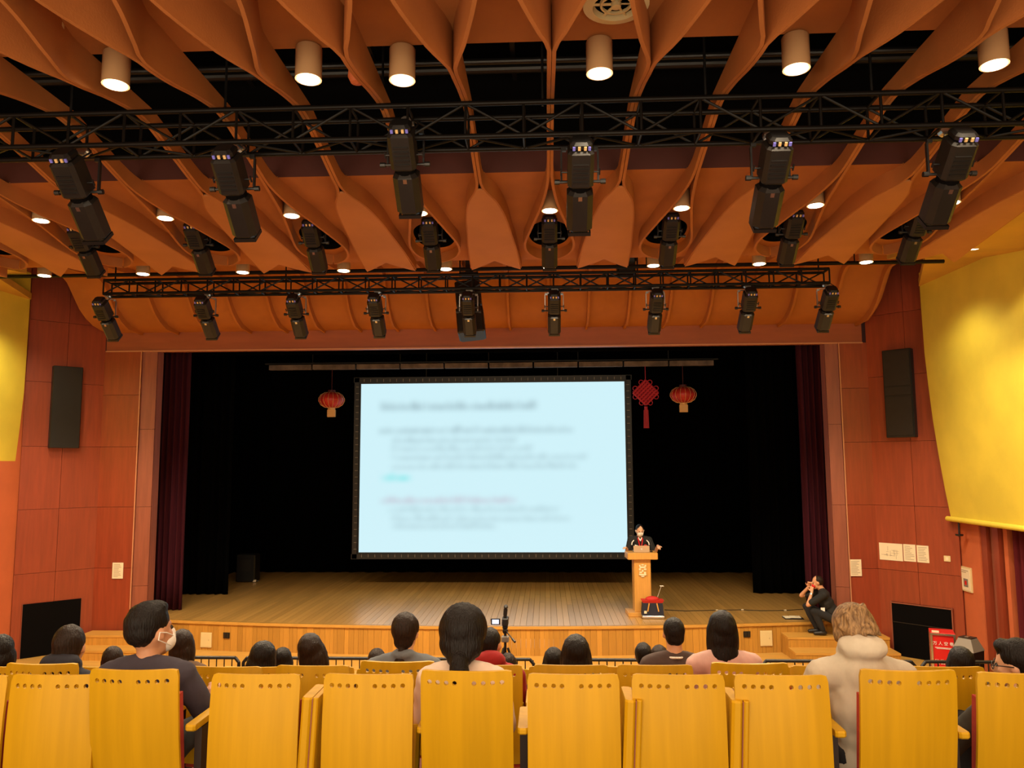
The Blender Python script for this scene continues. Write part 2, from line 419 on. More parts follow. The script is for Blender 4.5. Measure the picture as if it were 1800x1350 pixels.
# upper cove and curved front of the proscenium
CX0, CX1 = -8.98, 6.22
PR = [(10.5, 6.86), (11.4, 6.93), (12.4, 7.02), (13.3, 7.10), (13.62, 7.09), (13.8, 7.0), (14.04, 6.76), (14.22, 6.58), (14.44, 6.44), (14.7, 6.34), (14.95, 6.295), (15.2, 6.28)]
xs = [CX0, CX1]
MB().grid([[Vector((x, y, z)) for x in xs] for y, z in PR], thick=(0, .03, .06)).build('cove', M['orange'], ceil_, smooth=.9)
k = -12
while True:
    xr = X0+MOD/2*k; k += 1
    if xr > CX1-.1: break
    if xr < CX0+.1: continue
    rows = []
    for i, (y, z) in enumerate(PR[1:]):
        d = .10 if y < 14.9 else .06
        w = .028*(1+.9*math.exp(-((y-13.0)/.8)**2))
        rows.append([Vector((xr-w, y, z+.01)), Vector((xr-w*.7, y-d*.6, z-d)), Vector((xr+w*.7, y-d*.6, z-d)), Vector((xr+w, y, z+.01))])
    MB().grid(rows, close=True).build('rib', M['orange'], ceil_, smooth=.9)
# proscenium beam
bm1 = struct(MB().box(((CX0+CX1)/2, 15.32, 6.09), (CX1-CX0, .24, .38)).build('trim_1', M['beam']))
MB().box(((CX0+CX1)/2, 15.2, 5.895), (CX1-CX0, .05, .025)).build('edge_strip', M['line'], bm1)
# roof void above everything
roof = struct(MB().box((-1.2, 10.2, 8.9), (22, 26, .1)).build('ceiling', M['void']))
for y, z, r in ((6.05, 7.5, .04), (6.9, 7.35, .03), (7.5, 7.6, .05), (6.4, 8.0, .05)):
    MB().cyl((-9.5, y, z), (7.2, y, z), r).build('pipe', M['black'], roof)
for i in range(12):
    xx = -9+i*1.45
    MB().box((xx, 6.9, 7.75), (.05, 2.2, .05)).build('joist', M['black'], roof)
    MB().cyl((xx+.3, 6.6, 6.75), (xx+.3, 6.6, 8.8), .012, n=6).build('hanger_rod', M['black'], roof)
MB().box((-1.2, 6.2, 7.62), (16, .5, .06)).build('catwalk', M['housing'], roof)
# black boxes closing the void
MB().box((-1.2, FASC+.3, 7.9), (18.4, .05, 2.0)).build('void_board', M['void'], roof)
MB().box((-1.2, 5.6, 7.9), (18.4, .05, 1.9)).build('void_board', M['void'], roof)

# ---- proscenium walls (panels are parts)
def panel_wall(name, p0, p1, z0, z1, cols, rows_z, m, flip=1, holes=None, back=True):
    """a wall of veneer sheets between plan points p0 and p1"""
    p0, p1 = Vector(p0), Vector(p1); d = (p1-p0); L = d.length; d.normalize(); nrm = Vector((d.y, -d.x))
    if nrm.y > 0: nrm = -nrm
    ang = math.atan2(d.y, d.x)
    c = (p0+p1)/2 - nrm*.06
    w = MB().box((c.x, c.y, (z0+z1)/2), (L, .08, z1-z0), (0, 0, ang)).build(name, M['maroon']); struct(w)
    cw = L/cols
    for i in range(cols):
        for a, b in zip(rows_z, rows_z[1:]):
            pc = p0+d*(cw*(i+.5)) - nrm*.0
            MB().box((0, 0, 0), (cw-.006, .04, b-a-.006)).build('panel', m, w, loc=(pc.x, pc.y, (a+b)/2), rot=(0, 0, ang))
    return w, d, nrm, ang
RZ = [0, 1.55, 2.75, 3.95, 5.2, 6.4, 7.6]
def side_wall(sgn, inner, line, corner, cy_, outer, oy):
    nm = 'wall_right' if sgn > 0 else 'wall_left'
    a = panel_wall(nm, (inner, 15.25), (line, 15.22), 0, 5.9, 1, [0, 1.2, 2.75, 4.3, 5.9], M['redwood2'])
    b = panel_wall(nm, (line, 15.2), (corner, cy_), 0, 5.9, 1, [0, 1.55, 2.75, 3.95, 5.0, 5.9], M['redwood'])
    c = panel_wall(nm, (corner, cy_), (outer, oy), 0, 7.6, 2, RZ, M['redwood'])
    struct(MB().box((line, 15.165, 2.95), (.018, .02, 5.9)).build('trim_2', M['line']))
    # return into the stage opening and wall above
    struct(MB().box((inner-sgn*-.04, 15.38, 2.95), (.08, .22, 5.9)).build(nm, M['redwood2']))
    return c
_, dR, nR, aR = side_wall(1, 5.5, 5.75, 6.3, 15.2, 7.32, 14.18)
_, dL, nL, aL = side_wall(-1, -7.92, -8.22, -9.0, 15.2, -9.97, 14.23)
# wall above the cove ends
for x0, x1 in ((6.2, 10.2), (-12.5, -8.95)):
    struct(MB().box(((x0+x1)/2, 15.45, 6.8), (x1-x0, .1, 1.9)).build('wall_front', M['maroon']))
def wall_pt(sgn, t, z, off=.03):
    """point on the splayed wall: t metres along it from the proscenium corner"""
    if sgn > 0: b = Vector((6.3, 15.2)); d = dR if dR.x > 0 else -dR; nrm = nR
    else: b = Vector((-9.0, 15.2)); d = dL if dL.x < 0 else -dL; nrm = nL
    p = b+d*t+nrm*off; return Vector((p.x, p.y, z))
AR = math.atan2(dR.y, dR.x); AL_ = math.atan2(dL.y, dL.x)
# side walls: lower orange parts
struct(MB().box((7.42, 13.9, 3.8), (.16, .62, 7.6)).build('wall_right', M['orangewall']))
struct(MB().box((-10.06, 13.6, 3.8), (.16, 1.3, 7.6)).build('wall_left', M['orangewall']))
struct(MB().box((7.9, 5.5, 4.9), (.1, 16, 5.4)).build('wall_right', M['orangewall']))
struct(MB().box((7.9, 5.5, 1.1), (.1, 16, 2.2)).build('wall_right', M['maroon']))
struct(MB().box((-10.2, 5.0, 3.8), (.1, 17, 7.6)).build('wall_left', M['orangewall']))
for i, (y, w, m_) in enumerate(((13.5, .18, 'redwood'), (13.32, .16, 'redwood2'), (13.15, .16, 'redwood'), (12.98, .12, 'orangewall'))):
    struct(MB().box((7.42+(.06 if i % 2 else 0), y, 1.9), (.12, w-.01, 3.8)).build('trim_3', M[m_]))
def drape(name, p0, p1, z0, z1, folds, amp, m, parent=None, hem=0):
    p0, p1 = Vector(p0), Vector(p1); d = p1-p0; L = d.length; dn = d.normalized(); nr = Vector((-dn.y, dn.x))
    N = folds*10; rows = []
    for iz, z in enumerate(frange(z0, z1, 10)):
        r = []
        for i in range(N+1):
            t = i/N; ph = t*folds*2*math.pi
            wob = .6*math.sin(ph*.37+1.3)+.3*math.sin(z*1.1+t*9)
            a = amp*(math.sin(ph+wob)) * (1+.3*math.sin(t*23.7))
            p = p0+dn*(L*t)+nr*a
            r.append(Vector((p.x, p.y, z)))
        rows.append(r)
    return MB().grid(rows, thick=(0, .012, 0)).build(name, m, parent, smooth=3.2)
tag(drape('door_curtain', (7.5, 12.9), (7.5, 8.6), .02, 2.9, 26, .06, M['curtain2']), 'wine red curtain across the side doorway below the right yellow wall', 'curtain')

# ---- yellow sail walls
def sail(name, pix, lip_px, ylist):
    pts = [at(px, py, Y=14.1) for px, py in pix]
    rows = []
    for y in ylist:
        rows.append([Vector((p.x, y, p.z)) for p in pts])
    sgn = 1 if pts[0].x > 0 else -1
    o = MB().grid(rows, thick=(sgn*.05, 0, 0)).build(name, M['yellow'], smooth=.8); struct(o)
    b = pts[-1]
    lip = MB()
    lip.cyl((b.x-sgn*.02, ylist[0]+.08, b.z), (b.x-sgn*.02, ylist[-1], b.z), .045, n=14)
    lip.build('rolled_edge', M['yellow'], o, smooth=1)
    return o, pts
ysl = frange(14.1, 2.0, 14)
sr, spr = sail('wall_right', [(1615, 480), (1619, 540), (1625, 620), (1632, 680), (1640, 740), (1650, 800), (1661, 860), (1672, 912)], None, ysl)
sl_, spl = sail('wall_left', [(55, 480), (52, 540), (47, 620), (42, 690), (35, 750), (27, 810), (19, 870), (12, 925)], None, ysl)

# ---- stage house: black walls, legs, drapes
struct(MB().box((-1.2, 22.6, 4), (24, .1, 9)).build('wall_back', M['void']))
struct(MB().box((SL, 19, 4), (.1, 7.4, 9)).build('wall_left', M['void']))
struct(MB().box((SR, 19, 4), (.1, 7.4, 9)).build('wall_right', M['void']))
tag(drape('backdrop', (-10.5, 21.9), (8.2, 21.9), .56, 7.6, 40, .06, M['blackcloth']), 'black velour backdrop hanging behind the projection screen', 'curtain')
tag(drape('stage_curtain', (-8.7, 16.2), (-7.68, 16.2), .56, 6.5, 8, .05, M['curtain']), 'dark plum stage curtain gathered at the left edge of the opening', 'curtain')
tag(drape('stage_curtain', (5.26, 16.2), (6.2, 16.2), .56, 6.5, 8, .05, M['curtain']), 'dark plum stage curtain gathered behind the seated man on the right', 'curtain')
tag(drape('side_drape', (-9.4, 18.15), (-7.5, 18.15), .56, 6.8, 9, .05, M['blackcloth']), 'black wing drape beside the left plum curtain', 'curtain')
tag(drape('side_drape', (4.78, 18.45), (6.8, 18.45), .56, 6.8, 9, .05, M['blackcloth']), 'black wing drape beside the right plum curtain', 'curtain')
tag(drape('border_drape', (-10, 17.0), (7.6, 17.0), 6.05, 8.86, 40, .04, M['blackcloth']), 'black border drape across the top of the stage opening', 'curtain')

# ================================================================== THINGS
# ---- projection screen
SX0, SX1, SZ0, SZ1, SY = -4.62, 1.95, 1.43, 5.585, 19.0
scr = thing('projection_screen', 'large lit projection screen with blurred slide text hanging above the stage', 'screen', ((SX0+SX1)/2, SY, SZ0))
def slide():
    import numpy as np
    nx, nz = 420, 266
    img = np.zeros((nz, nx)); tint = np.zeros((nz, nx, 3)); rr = random.Random(11)
    def line(x0, x1, yc, h, amp, words, col=(1, 1, 1)):
        px0, px1 = int(x0*nx), int(x1*nx); cur = px0; wi = 0
        layer = np.zeros((nz, nx))
        tot = sum(words)+.5*len(words); un = (px1-px0)/tot
        for wlen in words:
            wpx = int(wlen*un); x = cur
            while x < cur+wpx:
                sw = 1 if rr.random() < .7 else 2
                hh = h*(rr.choice((.55, .55, .6, 1.0)))
                z0 = int((yc+h*.35-hh)*nz); z1 = int((yc+h*.35)*nz)
                layer[z0:z1, x:x+sw] += 1; x += sw+rr.choice((1, 1, 2))
            cur += wpx+int(.5*un)
        k = np.ones(11)/11
        for _ in range(2):
            layer = np.apply_along_axis(lambda v: np.convolve(v, k[:9]*11/9, 'same'), 0, layer)
            layer = np.apply_along_axis(lambda v: np.convolve(v, k, 'same'), 1, layer)
        layer = np.clip(layer, 0, 1)*amp*1.05
        for c in range(3): tint[:, :, c] += layer*col[c]
    G = (.85, .82, .78)
    line(.08, .68, .145, .052, .75, (9, 8, 8, 1, 3), G)
    line(.075, .85, .287, .045, .62, (1, 2, 5, 3, 2, 3, 4, 3, 4, 2, 3, 3, 3), G)
    line(.125, .6, .345, .036, .5, (1, 7, 6, 2, 8, 5), G)
    line(.125, .67, .395, .036, .5, (1, 6, 6, 4, 3, 5, 4, 4), G)
    line(.125, .87, .447, .036, .5, (1, 9, 3, 5, 6, 5, 6, 3, 9), G)
    line(.125, .84, .50, .036, .5, (1, 4, 3, 6, 8, 2, 4, 6, 7), G)
    line(.09, .20, .565, .045, 1.3, (1, 7), (.9, .12, .18))
    line(.085, .62, .70, .04, .75, (1, 4, 6, 5, 5, 4, 10), (.25, .75, .62))
    line(.115, .77, .752, .036, .48, (1, 3, 7, 5, 2, 4, 3, 6, 7), G)
    line(.125, .81, .805, .036, .48, (1, 4, 6, 4, 8, 3, 9, 3, 5), G)
    line(.13, .53, .85, .036, .48, (9, 4, 5, 10), G)
    base = np.array((.62, .885, .955))
    rgb = base[None, None, :]*(1-np.clip(tint, 0, .85))
    me = bpy.data.meshes.new('picture')
    Wd, Hd = SX1-SX0, SZ1-SZ0
    vs = []; 
    for j in range(nz):
        for i in range(nx): vs.append((-Wd/2+Wd*i/(nx-1), 0, Hd*(1-j/(nz-1))))
    fs = [(j*nx+i, j*nx+i+1, (j+1)*nx+i+1, (j+1)*nx+i) for j in range(nz-1) for i in range(nx-1)]
    me.from_pydata(vs, [], fs); me.update()
    ca = me.color_attributes.new('slide', 'FLOAT_COLOR', 'POINT')
    buf = np.ones((nz*nx, 4), dtype=np.float32); buf[:, :3] = rgb.reshape(-1, 3)
    ca.data.foreach_set('color', buf.ravel())
    m = bpy.data.materials.new('lit_slide'); m.use_nodes = True; nt = m.node_tree; b = nt.nodes['Principled BSDF']
    vc = nt.nodes.new('ShaderNodeVertexColor'); vc.layer_name = 'slide'
    b.inputs['Base Color'].default_value = (.02, .02, .02, 1); b.inputs['Roughness'].default_value = .9
    nt.links.new(vc.outputs[0], b.inputs['Emission Color']); b.inputs['Emission Strength'].default_value = 1.0
    me.materials.append(m)
    o = bpy.data.objects.new('picture', me); COL.objects.link(o); o.parent = scr; return o
slide()
Wd, Hd = SX1-SX0, SZ1-SZ0
bk = MB().box((0, .04, Hd/2), (Wd+.3, .05, Hd+.3)).build('backing', M['black'], scr)
for (c, d) in (((0, .0, -.1), (Wd+.36, .07, .12)), ((0, .0, Hd+.1), (Wd+.36, .07, .12)), ((-Wd/2-.1, 0, Hd/2), (.12, .07, Hd+.3)), ((Wd/2+.1, 0, Hd/2), (.12, .07, Hd+.3))):
    MB().box(c, d).build('frame_bar', M['black'], scr)
# lacing ties all round the frame
tie = MB()
for i in range(40):
    x = -Wd/2+Wd*(i+.5)/40
    for z in (-.08, Hd+.08): tie.box((x, -.04, z), (.012, .01, .07))
for i in range(26):
    z = Hd*(i+.5)/26
    for x in (-Wd/2-.08, Wd/2+.08): tie.box((x, -.04, z), (.07, .01, .012))
tie.build('lacing', M['grey'], scr)
for x in (-Wd/4, Wd/4): MB().cyl((x, .02, Hd+.15), (x, .02, 8.86-SZ0), .012, n=6).build('hanging_cable', M['black'], scr)

# ---- pale batten above the screen
p0 = at(473, 647, Y=18.6); p1 = at(1255, 638, Y=18.6)
bt = thing('stage_batten', 'long pale grey lighting batten hanging above the screen', 'batten', ((p0.x+p1.x)/2, 18.6, (p0.z+p1.z)/2))
L = p1.x-p0.x; M['batten'] = mat('weathered_grey_batten', (.18, .13, .11), .8, var=.5, scale=5)
nseg = 10
for i in range(nseg):
    MB().box((-L/2+L*(i+.5)/nseg, 0, 0), (L/nseg-.04, .12, .12)).build('section', M['batten'], bt)
MB().cyl((-L/2-.1, 0, .1), (L/2+.1, 0, .1), .025).build('pipe', M['black'], bt)
for i in range(5): MB().cyl((-L/2+L*(i+.5)/5, 0, .1), (-L/2+L*(i+.5)/5, 0, 8.86-bt.location.z), .01, n=6).build('hanging_cable', M['black'], bt)

# ---- lanterns and knot
def lantern(px, py, label):
    p = at(px, py, Y=18.6)
    t = thing('paper_lantern', label, 'lantern', (p.x, p.y, p.z), group='red lanterns above the stage')
    prof = [(.07, .19), (.17, .175), (.26, .12), (.31, .03), (.31, -.03), (.26, -.12), (.17, -.18), (.07, -.2)]
    MB().lathe(prof, n=32).build('shade', M['lantern'], t, smooth=1)
    rb_ = MB()
    for i in range(16):
        a = 2*math.pi*i/16
        pts = [Vector(((r+.006)*math.cos(a), (r+.006)*math.sin(a), z)) for r, z in prof]
        rb_.tube(pts, .005, 4)
    rb_.build('wire_ribs', M['gold'], t)
    MB().cyl((0, 0, .18), (0, 0, .24), .09, n=16).build('top_cap', M['lantern_dk'], t)
    MB().cyl((0, 0, -.24), (0, 0, -.19), .09, n=16).build('bottom_cap', M['gold'], t)
    MB().box((0, 0, -.33), (.2, .08, .18), bev=.01).build('tassel', M['gold'], t)
    MB().cyl((0, 0, .24), (0, 0, bt.location.z-.05-p.z), .006, n=6).build('cord', M['lantern_dk'], t)
lantern(583, 703, 'red silk lantern hanging to the left of the screen')
lantern(1201, 694, 'red silk lantern hanging right of the knot ornament')
p = at(1135, 690, Y=18.6)
kn = thing('knot_ornament', 'crimson diamond knot ornament with a long tassel right of the screen', 'ornament', (p.x, p.y, p.z))
m = MB(); s_ = .30
q45 = Matrix.Rotation(math.radians(45), 3, 'Y')
for i in range(7):
    u = -s_/1.42+ (2*s_/1.42)*i/6
    a = q45 @ Vector((u, 0, -s_/1.42)); b = q45 @ Vector((u, 0, s_/1.42)); m.cyl(a+Vector((0, -.012, 0)), b+Vector((0, -.012, 0)), .028, n=8)
    a = q45 @ Vector((-s_/1.42, 0, u)); b = q45 @ Vector((s_/1.42, 0, u)); m.cyl(a+Vector((0, .012, 0)), b+Vector((0, .012, 0)), .028, n=8)
m.build('woven_diamond', M['knot'], kn)
for i in range(8):
    ph = math.pi/8+i*math.pi/4
    c = Vector((.27*math.cos(ph), 0, .27*math.sin(ph))); mm = MB()
    pts = [c+Vector((.055*math.cos(t), 0, .055*math.sin(t))) for t in frange(0, 2*math.pi, 13)]
    mm.tube(pts, .010, 6).build('cord_loop', M['knot'], kn)
MB().cyl((0, 0, .3), (0, 0, bt.location.z-.05-p.z), .008, n=6).build('hanging_cord', M['knot'], kn)
m = MB(); m.cyl((0, 0, -.42), (0, 0, -.34), .04); 
for i in range(14): m.cyl((-.05+.1*i/13, .02*math.sin(i*2), -.42), (-.06+.12*i/13, .02*math.sin(i*2), -.86), .007, n=5)
m.build('tassel', M['knot'], kn)

# ---- trusses
def truss(name, x0, x1, y, zlo, zhi, step, label, dy=.28):
    t = thing(name, label, 'truss', ((x0+x1)/2, y, zlo)); xm = (x0+x1)/2; h = zhi-zlo; L = x1-x0
    for yy in (-dy/2, dy/2):
        for zz in (0, h): MB().cyl((-L/2, yy, zz), (L/2, yy, zz), .024, n=10).build('chord', M['truss'], t, smooth=1)
    nb = int(L/step)
    br = MB(); ps = MB()
    for i in range(nb+1):
        x = -L/2+L*i/nb
        for yy in (-dy/2, dy/2): ps.cyl((x, yy, 0), (x, yy, h), .013, n=6)
        for zz in (0, h): ps.cyl((x, -dy/2, zz), (x, dy/2, zz), .013, n=6)
        if i < nb:
            x2 = -L/2+L*(i+1)/nb
            yy = -dy/2; a, b = (0, h) if i % 2 == 0 else (h, 0)
            br.cyl((x, -dy/2, a), (x2, -dy/2, b), .012, n=6); br.cyl((x, dy/2, b), (x2, dy/2, a), .012, n=6)
            br.cyl((x, -dy/2 if i % 2 else dy/2, 0), (x2, dy/2 if i % 2 else -dy/2, 0), .012, n=6)
    br.build('bracing', M['truss'], t)['kind'] = 'stuff'; ps.build('cross_bars', M['truss'], t)['kind'] = 'stuff'
    return t, br
tr1, _ = truss('lighting_truss', -9.4, 6.5, 6.6, 6.42, 6.72, .50, 'black box truss crossing the ceiling opening overhead')
tr2, _ = truss('lighting_truss', -7.12, 4.42, 12.0, 6.33, 6.55, .42, 'black box truss hanging in front of the stage arch', .24)
for x in frange(-7, 4.3, 5): MB().cyl((x+1.35, 0, .22), (x+1.35, 0, .6), .012, n=6).build('hanger', M['truss'], tr2)
pp = MB().cyl((-8.85, 11.85, 6.63), (6.15, 11.85, 6.63), .03).build('hanging_pipe', M['truss'])
tag(pp, 'long thin black pipe running above the farther truss', 'pipe')
for i in range(5):
    MB().cyl((-8+i*3.2, 11.85, 6.63), (-8+i*3.2, 11.85, 7.1), .01, n=6).build('hanger', M['truss'], pp)

# ---- profile spotlights
def make_spot(big=True):
    t = thing('stage_spotlight', 'x', 'spotlight')
    # body axis along local -Z; assembled under an orientation matrix: aims +Y and down 45 deg
    Rm = Matrix.Rotation(math.radians(45), 3, 'X')      # local -Z -> (0, +, -)
    def P(x, y, z): return Rm @ Vector((x, y, z))
    def bx(c, d, bev=.03): return MB().box(P(*c), d, Rm, bev)
    piv = Vector((0, 0, -.36))
    def fin(mb, name, m, par=t, sm=None):
        o = mb.build(name, m, par, smooth=sm); o.location = piv; return o
    h = fin(bx((0, 0, .17), (.20, .22, .30), .03), 'lamp_housing', M['housing'])
    # cooling slots on the housing
    for i in range(5): 
        o = fin(bx((0, -.113, .08+i*.035), (.12, .012, .012), .003), 'cooling_fin', M['black'], h); o.location = (0, 0, 0)
    b = fin(MB().cyl(P(0, 0, .02), P(0, 0, -.02), .085, n=20), 'shutter_gap', M['void'])
    c = MB().box(P(0, 0, -.19), (.205, .205, .36), Rm, .045); fin(c, 'lens_barrel', M['housing'])
    fin(MB().cyl(P(0, 0, -.375), P(0, 0, -.392), .075, n=20), 'lens', M['lens'])
    fr = MB()
    for dx, dy, sx, sy2 in ((0, .085, .18, .012), (0, -.085, .18, .012), (.085, 0, .012, .18), (-.085, 0, .012, .18)): fr.box(P(dx, dy, -.375), (sx, sy2, .03), Rm)
    fin(fr, 'colour_frame', M['black'])
    rc = fin(bx((0, 0, .35), (.17, .18, .07), .03), 'rear_cap', M['black'])
    for dx, mm in ((-.055, 'blue_bit'), (-.015, 'amber_bit'), (.03, 'amber_bit'), (.062, 'blue_bit')):  # small reflections on the connectors, built as coloured blocks
        o = MB().box(P(dx, -.095, .345), (.02, .012, .028), Rm).build('connector', M[mm], rc)
    fin(MB().box(P(0, -.1, -.06), (.03, .012, .035), Rm), 'name_tag', M['metal'])
    for s in (-1, 1):
        fin(MB().cyl(P(s*.1, 0, .04), P(s*.17, 0, .04), .012, n=8).cyl(P(s*.16, 0, .04), P(s*.20, 0, .04), .022, n=8), 'tilt_knob', M['black'])
        k2 = MB(); k2.cyl(P(s*.1, 0, .12), P(s*.15, 0, .12), .007, n=6); k2.box(P(s*.15, 0, .12), (.012, .012, .05), Rm); fin(k2, 'shutter_handle', M['black'])
    yk = MB(); r = .145
    pts = [Vector((-r, 0, -.33)), Vector((-r, 0, -.07)), Vector((-r+.04, 0, -.04)), Vector((r-.04, 0, -.04)), Vector((r, 0, -.07)), Vector((r, 0, -.33))]
    for a, c2 in zip(pts, pts[1:]): yk.box((a+c2)/2, (max(.014, abs(a.x-c2.x)), .03, max(.014, abs(a.z-c2.z))))
    yk.build('yoke', M['metal'] if not big else M['black'], t)
    cl = MB().cyl((0, -.03, .03), (0, .03, .03), .045, n=12).cyl((0, 0, -.05), (0, 0, .0), .012, n=8).box((.05, 0, .02), (.03, .025, .03)); cl.build('hook_clamp', M['metal'], t)
    cb = MB(); cb.tube([Vector((.05, -.02, .05)), Vector((.11, -.08, -.02)), Vector((.09, -.15, -.09)), P(.03, -.05, .37)+piv], .007, 6); cb.build('cable', M['black'], t)
    return t
LAB1 = ['far left of the overhead truss, above a lit recess', 'second from the left on the overhead truss', 'third on the overhead truss, left of the middle rib', 'just right of the middle rib on the overhead truss', 'second from the right on the overhead truss', 'far right of the overhead truss with yellow wires']
spA = make_spot(True); spB = make_spot(False); usedA = usedB = False
def put_spot(proto, first, x, y, z, s, label, group, tilt=0):
    o = proto if first else copy_tree(proto)
    o.location = (x, y, z); o.scale = (s,)*3; o['label'] = label; o['group'] = group
    o.rotation_euler = (tilt, 0, 0)
    return o
for i, (px, py) in enumerate(((160, 345), (427, 340), (718, 285), (1018, 330), (1346, 325), (1650, 315))):
    p = at(px, py, Y=6.75)
    put_spot(spA, i == 0, p.x, 6.6 if i != 2 else 6.62, 6.40 if i != 2 else 6.60, 1.12, 'black stage spotlight ' + LAB1[i], 'spotlights on the overhead truss')
LAB2 = ['at the left end of the far truss', 'second from the left on the far truss', 'third from the left on the far truss', 'fourth from the left on the far truss', 'on the far truss in front of the hanging loudspeaker', 'on the far truss right of the hanging loudspeaker', 'third from the right on the far truss', 'second from the right on the far truss', 'at the right end of the far truss']
for i, (px, py) in enumerate(((200, 560), (373, 556), (529, 555), (667, 553), (826, 552), (974, 549), (1149, 545), (1308, 541), (1445, 538))):
    p = at(px, py, Y=12.2)
    put_spot(spB, i == 0, p.x, 12.0, 6.30, 1.0, 'black stage spotlight ' + LAB2[i], 'spotlights on the far truss')
for k in range(-5, 4):
    nm_ = {-5: 'cut off at the left edge of the photo', -4: 'in the ceiling recess farthest left in full view', -3: 'in the ceiling recess, third of the row from the left edge', -2: 'in the round ceiling hole, fourth of the row from the left edge', -1: 'in the round ceiling hole left of the middle one', 0: 'in the round ceiling hole straight ahead at the middle rib', 1: 'in the round ceiling hole right of the middle one', 2: 'in the round ceiling hole, second from the right', 3: 'in the ceiling recess nearest the right yellow wall'}[k]
    put_spot(spA, False, X0+MOD*k, 9.52, 6.72, .98, 'black spotlight ' + nm_, 'spotlights in the ceiling holes')
# ---- downlights
def downlight(x, y, z, r, h, label, group, energy, ang=2.2):
    t = thing('downlight', label, 'downlight', (x, y, z), group=group)
    MB().lathe([(r*.86, .02), (r, 0), (r, h-.01), (r*.95, h)], n=24).build('can', M['can'], t, smooth=.8)
    MB().cyl((0, 0, -.004), (0, 0, .006), r*.84, n=24).build('lamp_face', M['glow'], t)
    if h < .35 and y < 6: MB().cyl((0, 0, h), (0, 0, h+.5), .015, n=8).build('stem', M['black'], t)
    spot('lamp', (x, y, z-.02), energy, ang, .7 if y < 10 else .35)
rowW = ['farthest left', 'second from the left', 'third from the left', 'fourth from the left', 'fifth from the left', 'sixth from the left', 'seventh from the left', 'eighth from the left', 'ninth from the left', 'farthest right']
for i, (px, py) in enumerate(((203, 150), (542, 140), (707, 142), (1054, 130), (1400, 122), (1748, 115))):
    p = at(px, py, Z=6.62)
    downlight(p.x, p.y, 6.62, .105, .27, 'large beige cylinder downlight in the ceiling opening, ' + (rowW[i] if i < 5 else 'farthest right'), 'cylinder downlights in the ceiling opening', 130)
for i, k in enumerate(range(-4, 4)):
    downlight(X0+MOD*k, 8.62, 6.46, .095, .22, 'small downlight in the ceiling recess above a spotlight hole, ' + (rowW[i] if i < 7 else 'farthest right'), 'downlights above the spotlight holes', 220)
for i, k in enumerate(range(-5, 4)):
    x, y = X0+MOD*k, 10.95
    downlight(x, y, 6.40, .095, .52, 'small cylinder downlight behind the ceiling edge over the far truss, ' + (rowW[i] if i < 8 else 'farthest right'), 'downlights over the far truss', 620, 2.35)
downlight(6.02, 10.78, 6.53, .085, .12, 'downlight set in the ochre ledge above the right yellow wall', None, 70)
for y, e in ((12.4, 150), (9.2, 230), (7.2, 140)): spot('wash', (5.95, y, 6.42), e, 2.5, 1.0, (1, .88, .56), r=.12)
for y, e in ((12.9, 260), (11.2, 260)): spot('wash', (-8.9, y, 6.42), e, 2.5, 1.0, (1, .88, .56), r=.12)

# round air diffuser and speaker disc in the near ceiling
p = at(1083, 10, Z=6.86)
t = thing('air_diffuser', 'round cream air diffuser in the ceiling at the top edge of the photo', 'vent', (p.x, p.y, 6.86))
MB().lathe([(.24, .04), (.24, 0), (.17, -.015), (.16, .03)], n=36).build('rim', M['cream'], t, smooth=.8)
MB().lathe([(.12, .02), (.115, 0), (.10, 0), (.10, .02)], n=36).build('inner_ring', M['cream'], t, smooth=.8)
MB().lathe([(.0, -.02), (.035, -.015), (.04, .03)], n=20).build('hub', M['cream'], t, smooth=.8)
for i in range(6):
    a = i*math.pi/3; MB().box((.1*math.cos(a), .1*math.sin(a), .012), (.16, .02, .006), (0.3, 0, a)).build('vane', M['cream'], t)
MB().cyl((0, 0, .03), (0, 0, .036), .2, n=24).build('dark_throat', M['black'], t)
p = at(62, 42, Z=6.86)
t = thing('ceiling_speaker', 'flat cream disc on the ceiling at the top left, half hidden by a rib', 'speaker', (p.x, p.y, 6.86))
MB().lathe([(0, -.03), (.16, -.028), (.19, 0), (.19, .03)], n=32).build('cover', M['cream'], t, smooth=.8)
MB().lathe([(.10, -.034), (.11, -.036), (.12, -.034)], n=32).build('grille_ring', M['can'], t, smooth=.8)
p = at(625, 130, Y=5.9)
t = thing('alarm_bell', 'small red-orange dome hanging behind a rib beside the beige downlights', 'alarm', (p.x, 5.95, p.z))
MB().lathe([(.07, .06), (.075, .0), (.05, -.05), (0, -.06)], n=20).build('dome', M['orangewall'], t, smooth=.9)
MB().cyl((0, 0, .05), (0, 0, .5), .012, n=8).build('stem', M['black'], t)

# ---- hanging loudspeaker cluster behind far truss
p = at(826, 545, Y=13.0)
t = thing('hanging_loudspeaker', 'large black loudspeaker pair hanging behind the middle of the far truss', 'loudspeaker', (p.x, 13.0, p.z))
Rl = Matrix.Rotation(math.radians(-14), 3, 'X') @ Matrix.Rotation(math.radians(-6), 3, 'Y')
for sgn, zz in ((1, .24), (-1, -.26)):
    c = MB().box(Rl @ Vector((0, 0, zz)), (.46-(.03 if sgn > 0 else 0), .42, .48), Rl, .03).build('cabinet', M['black'], t)
    MB().box(Rl @ Vector((0, -.215, zz)), (.40, .01, .42), Rl).build('grille', M['housing'], c)
MB().box((0, 0, .62), (.3, .3, .04)).build('hanging_frame', M['black'], t)
MB().box((0, -.1, .78), (.12, .14, .3)).build('winch_bracket', M['black'], t)
for s in (-1, 1): MB().cyl((s*.12, 0, .6), (s*.12, 0, 1.0), .01, n=6).build('chain', M['metal'], t)
p = at(1100, 470, Y=12.8)
t = thing('hanging_loudspeaker', 'small black loudspeaker half hidden above the far truss, right of centre', 'loudspeaker', (p.x, 12.8, p.z))
